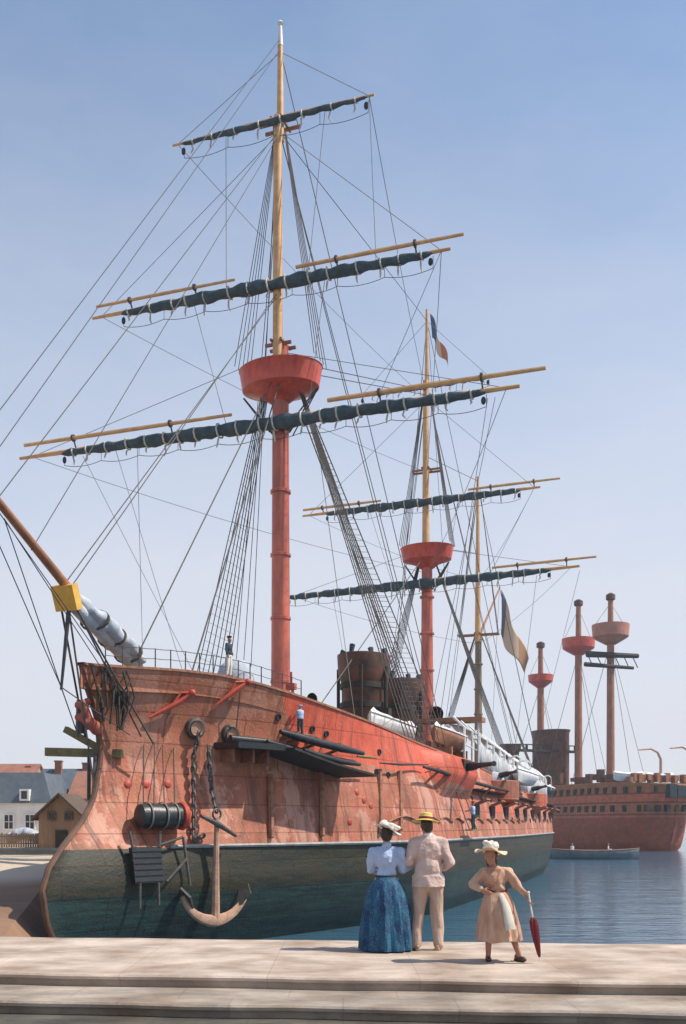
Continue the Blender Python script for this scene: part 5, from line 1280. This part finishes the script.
# ------------------------------------------------------------------ buildings on the left shore
def house(name, label, cat, cx, Y, w_, dep, hw_, hr, wallm, roofm, wins=(), base=0.0, mansard=False, chim=(), door=None, overhang=.25, ridge='x', dormers=(), framem=None):
    t = thing(name, label, cat, (cx, Y, base))
    m = MB(); m.box((0, dep / 2, hw_ / 2), (w_, dep, hw_))
    if ridge == 'y': m.add([(-w_ / 2, 0, hw_), (w_ / 2, 0, hw_), (0, 0, hw_ + hr), (-w_ / 2, dep, hw_), (w_ / 2, dep, hw_), (0, dep, hw_ + hr)], [(0, 1, 2), (3, 5, 4)])
    m.build('wall', wallm, t, smooth=False)
    r = MB(); o = overhang
    if mansard:
        vs = [(-w_ / 2 - o, -o, hw_ + .01), (w_ / 2 + o, -o, hw_ + .01), (w_ / 2 + o, dep + o, hw_ + .01), (-w_ / 2 - o, dep + o, hw_ + .01), (-w_ / 2 + hr * .3, hr * .3, hw_ + hr), (w_ / 2 - hr * .3, hr * .3, hw_ + hr), (w_ / 2 - hr * .3, dep - hr * .3, hw_ + hr), (-w_ / 2 + hr * .3, dep - hr * .3, hw_ + hr)]
        r.add(vs, [(0, 1, 5, 4), (1, 2, 6, 5), (2, 3, 7, 6), (3, 0, 4, 7), (4, 5, 6, 7), (0, 3, 2, 1)])
    elif ridge == 'x':
        th = .12; sl = hr / (dep / 2)
        for s, y0 in ((1, -o), (-1, dep + o)):
            z0 = hw_ - o * sl; vs = [(-w_ / 2 - o, y0, z0), (w_ / 2 + o, y0, z0), (w_ / 2 + o, dep / 2, hw_ + hr), (-w_ / 2 - o, dep / 2, hw_ + hr)]
            vs += [(x, y, z + th) for x, y, z in vs]; r.add(vs, [(0, 1, 2, 3), (4, 7, 6, 5), (0, 4, 5, 1), (1, 5, 6, 2), (2, 6, 7, 3), (3, 7, 4, 0)])
        for s in (-1, 1): m2 = MB(); m2.add([(s * w_ / 2, 0, hw_), (s * w_ / 2, dep, hw_), (s * w_ / 2, dep / 2, hw_ + hr)], [(0, 1, 2)]); m2.build('gable', wallm, t, smooth=False)
    else:
        th = .14; sl = hr / (w_ / 2)
        for s in (-1, 1):
            x0 = s * (w_ / 2 + o); z0 = hw_ - o * sl + .02; vs = [(x0, -o, z0), (x0, dep + o, z0), (0, dep + o, hw_ + hr + .02), (0, -o, hw_ + hr + .02)]
            vs += [(x, y, z + th) for x, y, z in vs]; r.add(vs, [(0, 1, 2, 3), (4, 7, 6, 5), (0, 4, 5, 1), (1, 5, 6, 2), (2, 6, 7, 3), (3, 7, 4, 0)])
    ro = r.build('roof', roofm, t, smooth=False)
    for (x, y, ww, h0, h1) in chim: c = MB(); c.box((x, y, (h0 + h1) / 2), (ww, ww * .8, h1 - h0)); c.box((x, y, h1 + .08), (ww * 1.2, ww, .16)); c.build('chimney', M['tile'], ro, smooth=False)
    for (x, z, ww, hh) in wins:
        f = MB()
        for dx in (-1, 1): f.box((x + dx * (ww / 2 + .06), -.05, z), (.12, .12, hh + .24))
        for dz_ in (-1, 1): f.box((x, -.05, z + dz_ * (hh / 2 + .06)), (ww - .005, .12, .12))
        f.box((x, -.04, z), (.06, .06, hh)); f.box((x, -.045, z), (ww, .05, .06)); fo = f.build('window', framem or M['white'], t, smooth=False)
        g = MB(); g.box((x, -.01, z), (ww, .03, hh)); g.build('pane', M['glass'], fo, smooth=False)
    for (x, ww) in dormers:
        dd = MB(); dd.box((x, .1, hw_ + .75), (ww, 1.2, 1.1)); do = dd.build('dormer', M['white'], t, smooth=False); g = MB(); g.box((x, -.52, hw_ + .75), (ww * .6, .04, .75)); g.build('pane', M['glass'], do, smooth=False)
    if door: x, ww, hh = door; d = MB(); d.box((x, -.03, hh / 2), (ww, .08, hh)); d.build('door', M['soot'], t, smooth=False)
    return t
X_ = lambda px, Y: (px - 343) / FPX * Y
Z_ = lambda py, Y: EYE + (HOR - py) * Y / FPX
house('boat_shed', 'small brown gabled boat shed with a dark roof behind the ram bow', 'shed', X_(60, 68), 68, 2.9, 4.5, Z_(815, 68), 1.35, M['shedwood'], M['shedroof'], [(-.55, Z_(816, 68), .34, .34), (.6, Z_(816, 68), .34, .34)], door=(.12, .85, 1.25), ridge='y', overhang=.42, framem=M['shedroof'])
# boarded fence and white-covered heap
fo = thing('board_fence', 'low brown board fence in front of the white building', 'fence', (X_(20, 70), 70.6, 0))
m = MB()
for k in range(26): m.box((-3 + k * .17, 0, .5 + .02 * math.sin(k * 5)), (.13, .04, 1.0 + .06 * math.sin(k * 3)))
m.build('boards', M['shedwood'], fo, smooth=False); m = MB(); m.box((-.9, .05, .8), (4.4, .05, .09)); m.box((-.9, .05, .3), (4.4, .05, .09)); m.build('rail', M['shedroof'], fo, smooth=False)
m = MB(); m.box((-40, 62.0, -.22), (50, .5, .50)); m.box((-40, 61.85, .10), (50, .35, .16)); 
o = m.build('stone_kerb_wall', mat('grey shore kerb', (.20, .21, .20), (.13, .14, .14), 1), None, smooth=False); o.location = (5, 0, 0); tag(o, 'low grey stone kerb wall along the top of the sandy foreshore', 'wall')
hp = MB()
for k in range(9): hp.ball((-.9 + k * .23, .2 * math.sin(k * 2), .55 + .35 * math.sin(k * .39 * 1.0)), (.42, .5, .45))
o = hp.fuse('canvas_heap', M['canvas'], None, .05, 3); o.location = (X_(24, 72), 72, .1); tag(o, 'pale canvas covered heap behind the board fence', 'tarpaulin')
house('white_house', 'white plastered house with grey mansard roof and dormers at the left edge', 'house', X_(10, 95), 95, 7.6, 8, Z_(803, 95), Z_(772, 95) - Z_(803, 95), M['plaster'], M['slate'], [(-2.2, 1.9, .8, 1.3), (-.1, 1.9, .8, 1.3), (1.9, 1.9, .8, 1.3)], mansard=True, dormers=((-1.6, .9), (1.5, .9)))
house('red_gabled_house', 'taller brown house with red tiled roof showing above the white one', 'house', X_(8, 118), 118, 5.2, 7, Z_(782, 118), Z_(763, 118) - Z_(782, 118), M['brick'], M['tile'], [(0, 4.2, .8, 1.2)], chim=((1.5, 3, .6, 6, 8.6),))
house('slate_roofed_building', 'grey brown building with slate roof and chimneys above the boat shed', 'building', X_(62, 105), 105, 5.6, 7, Z_(795, 105), Z_(768, 105) - Z_(795, 105), M['brick'], M['slate'], [(-1.6, 3.2, .7, 1.2), (0, 3.2, .7, 1.2), (1.6, 3.2, .7, 1.2)], chim=((-1.2, 3, .7, 6, 8.4), (1.6, 3.4, .6, 6, 8.2)))
house('brown_warehouse', 'brown warehouse with red roof between the shed and the bow of the warship', 'building', X_(93, 100), 100, 4.8, 8, Z_(798, 100), Z_(770, 100) - Z_(798, 100), M['brick'], M['tile'], [(-1.2, 2.8, .7, 1.1), (.8, 2.8, .7, 1.1)])
house('long_grey_building', 'long low grey building at the far left behind the houses', 'building', X_(30, 160), 160, 30, 9, Z_(800, 160), 2.2, M['brick'], M['slate'], [(-8 + k * 2.6, 4, 1, 1.6) for k in range(7)])

# ------------------------------------------------------------------ the harbour air
mb = MB(); mb.box((0, 330, 26), (900, 760, 64)); hzm = bpy.data.materials.new('harbour air'); hzm.use_nodes = True
t = hzm.node_tree; t.nodes.clear(); pv = t.nodes.new('ShaderNodeVolumePrincipled'); ot = t.nodes.new('ShaderNodeOutputMaterial')
pv.inputs['Color'].default_value = (.86, .89, .96, 1); pv.inputs['Density'].default_value = .0003; pv.inputs['Anisotropy'].default_value = .2
t.links.new(pv.outputs[0], ot.inputs['Volume'])
tag(mb.build('haze', hzm, smooth=False), kind='stuff')
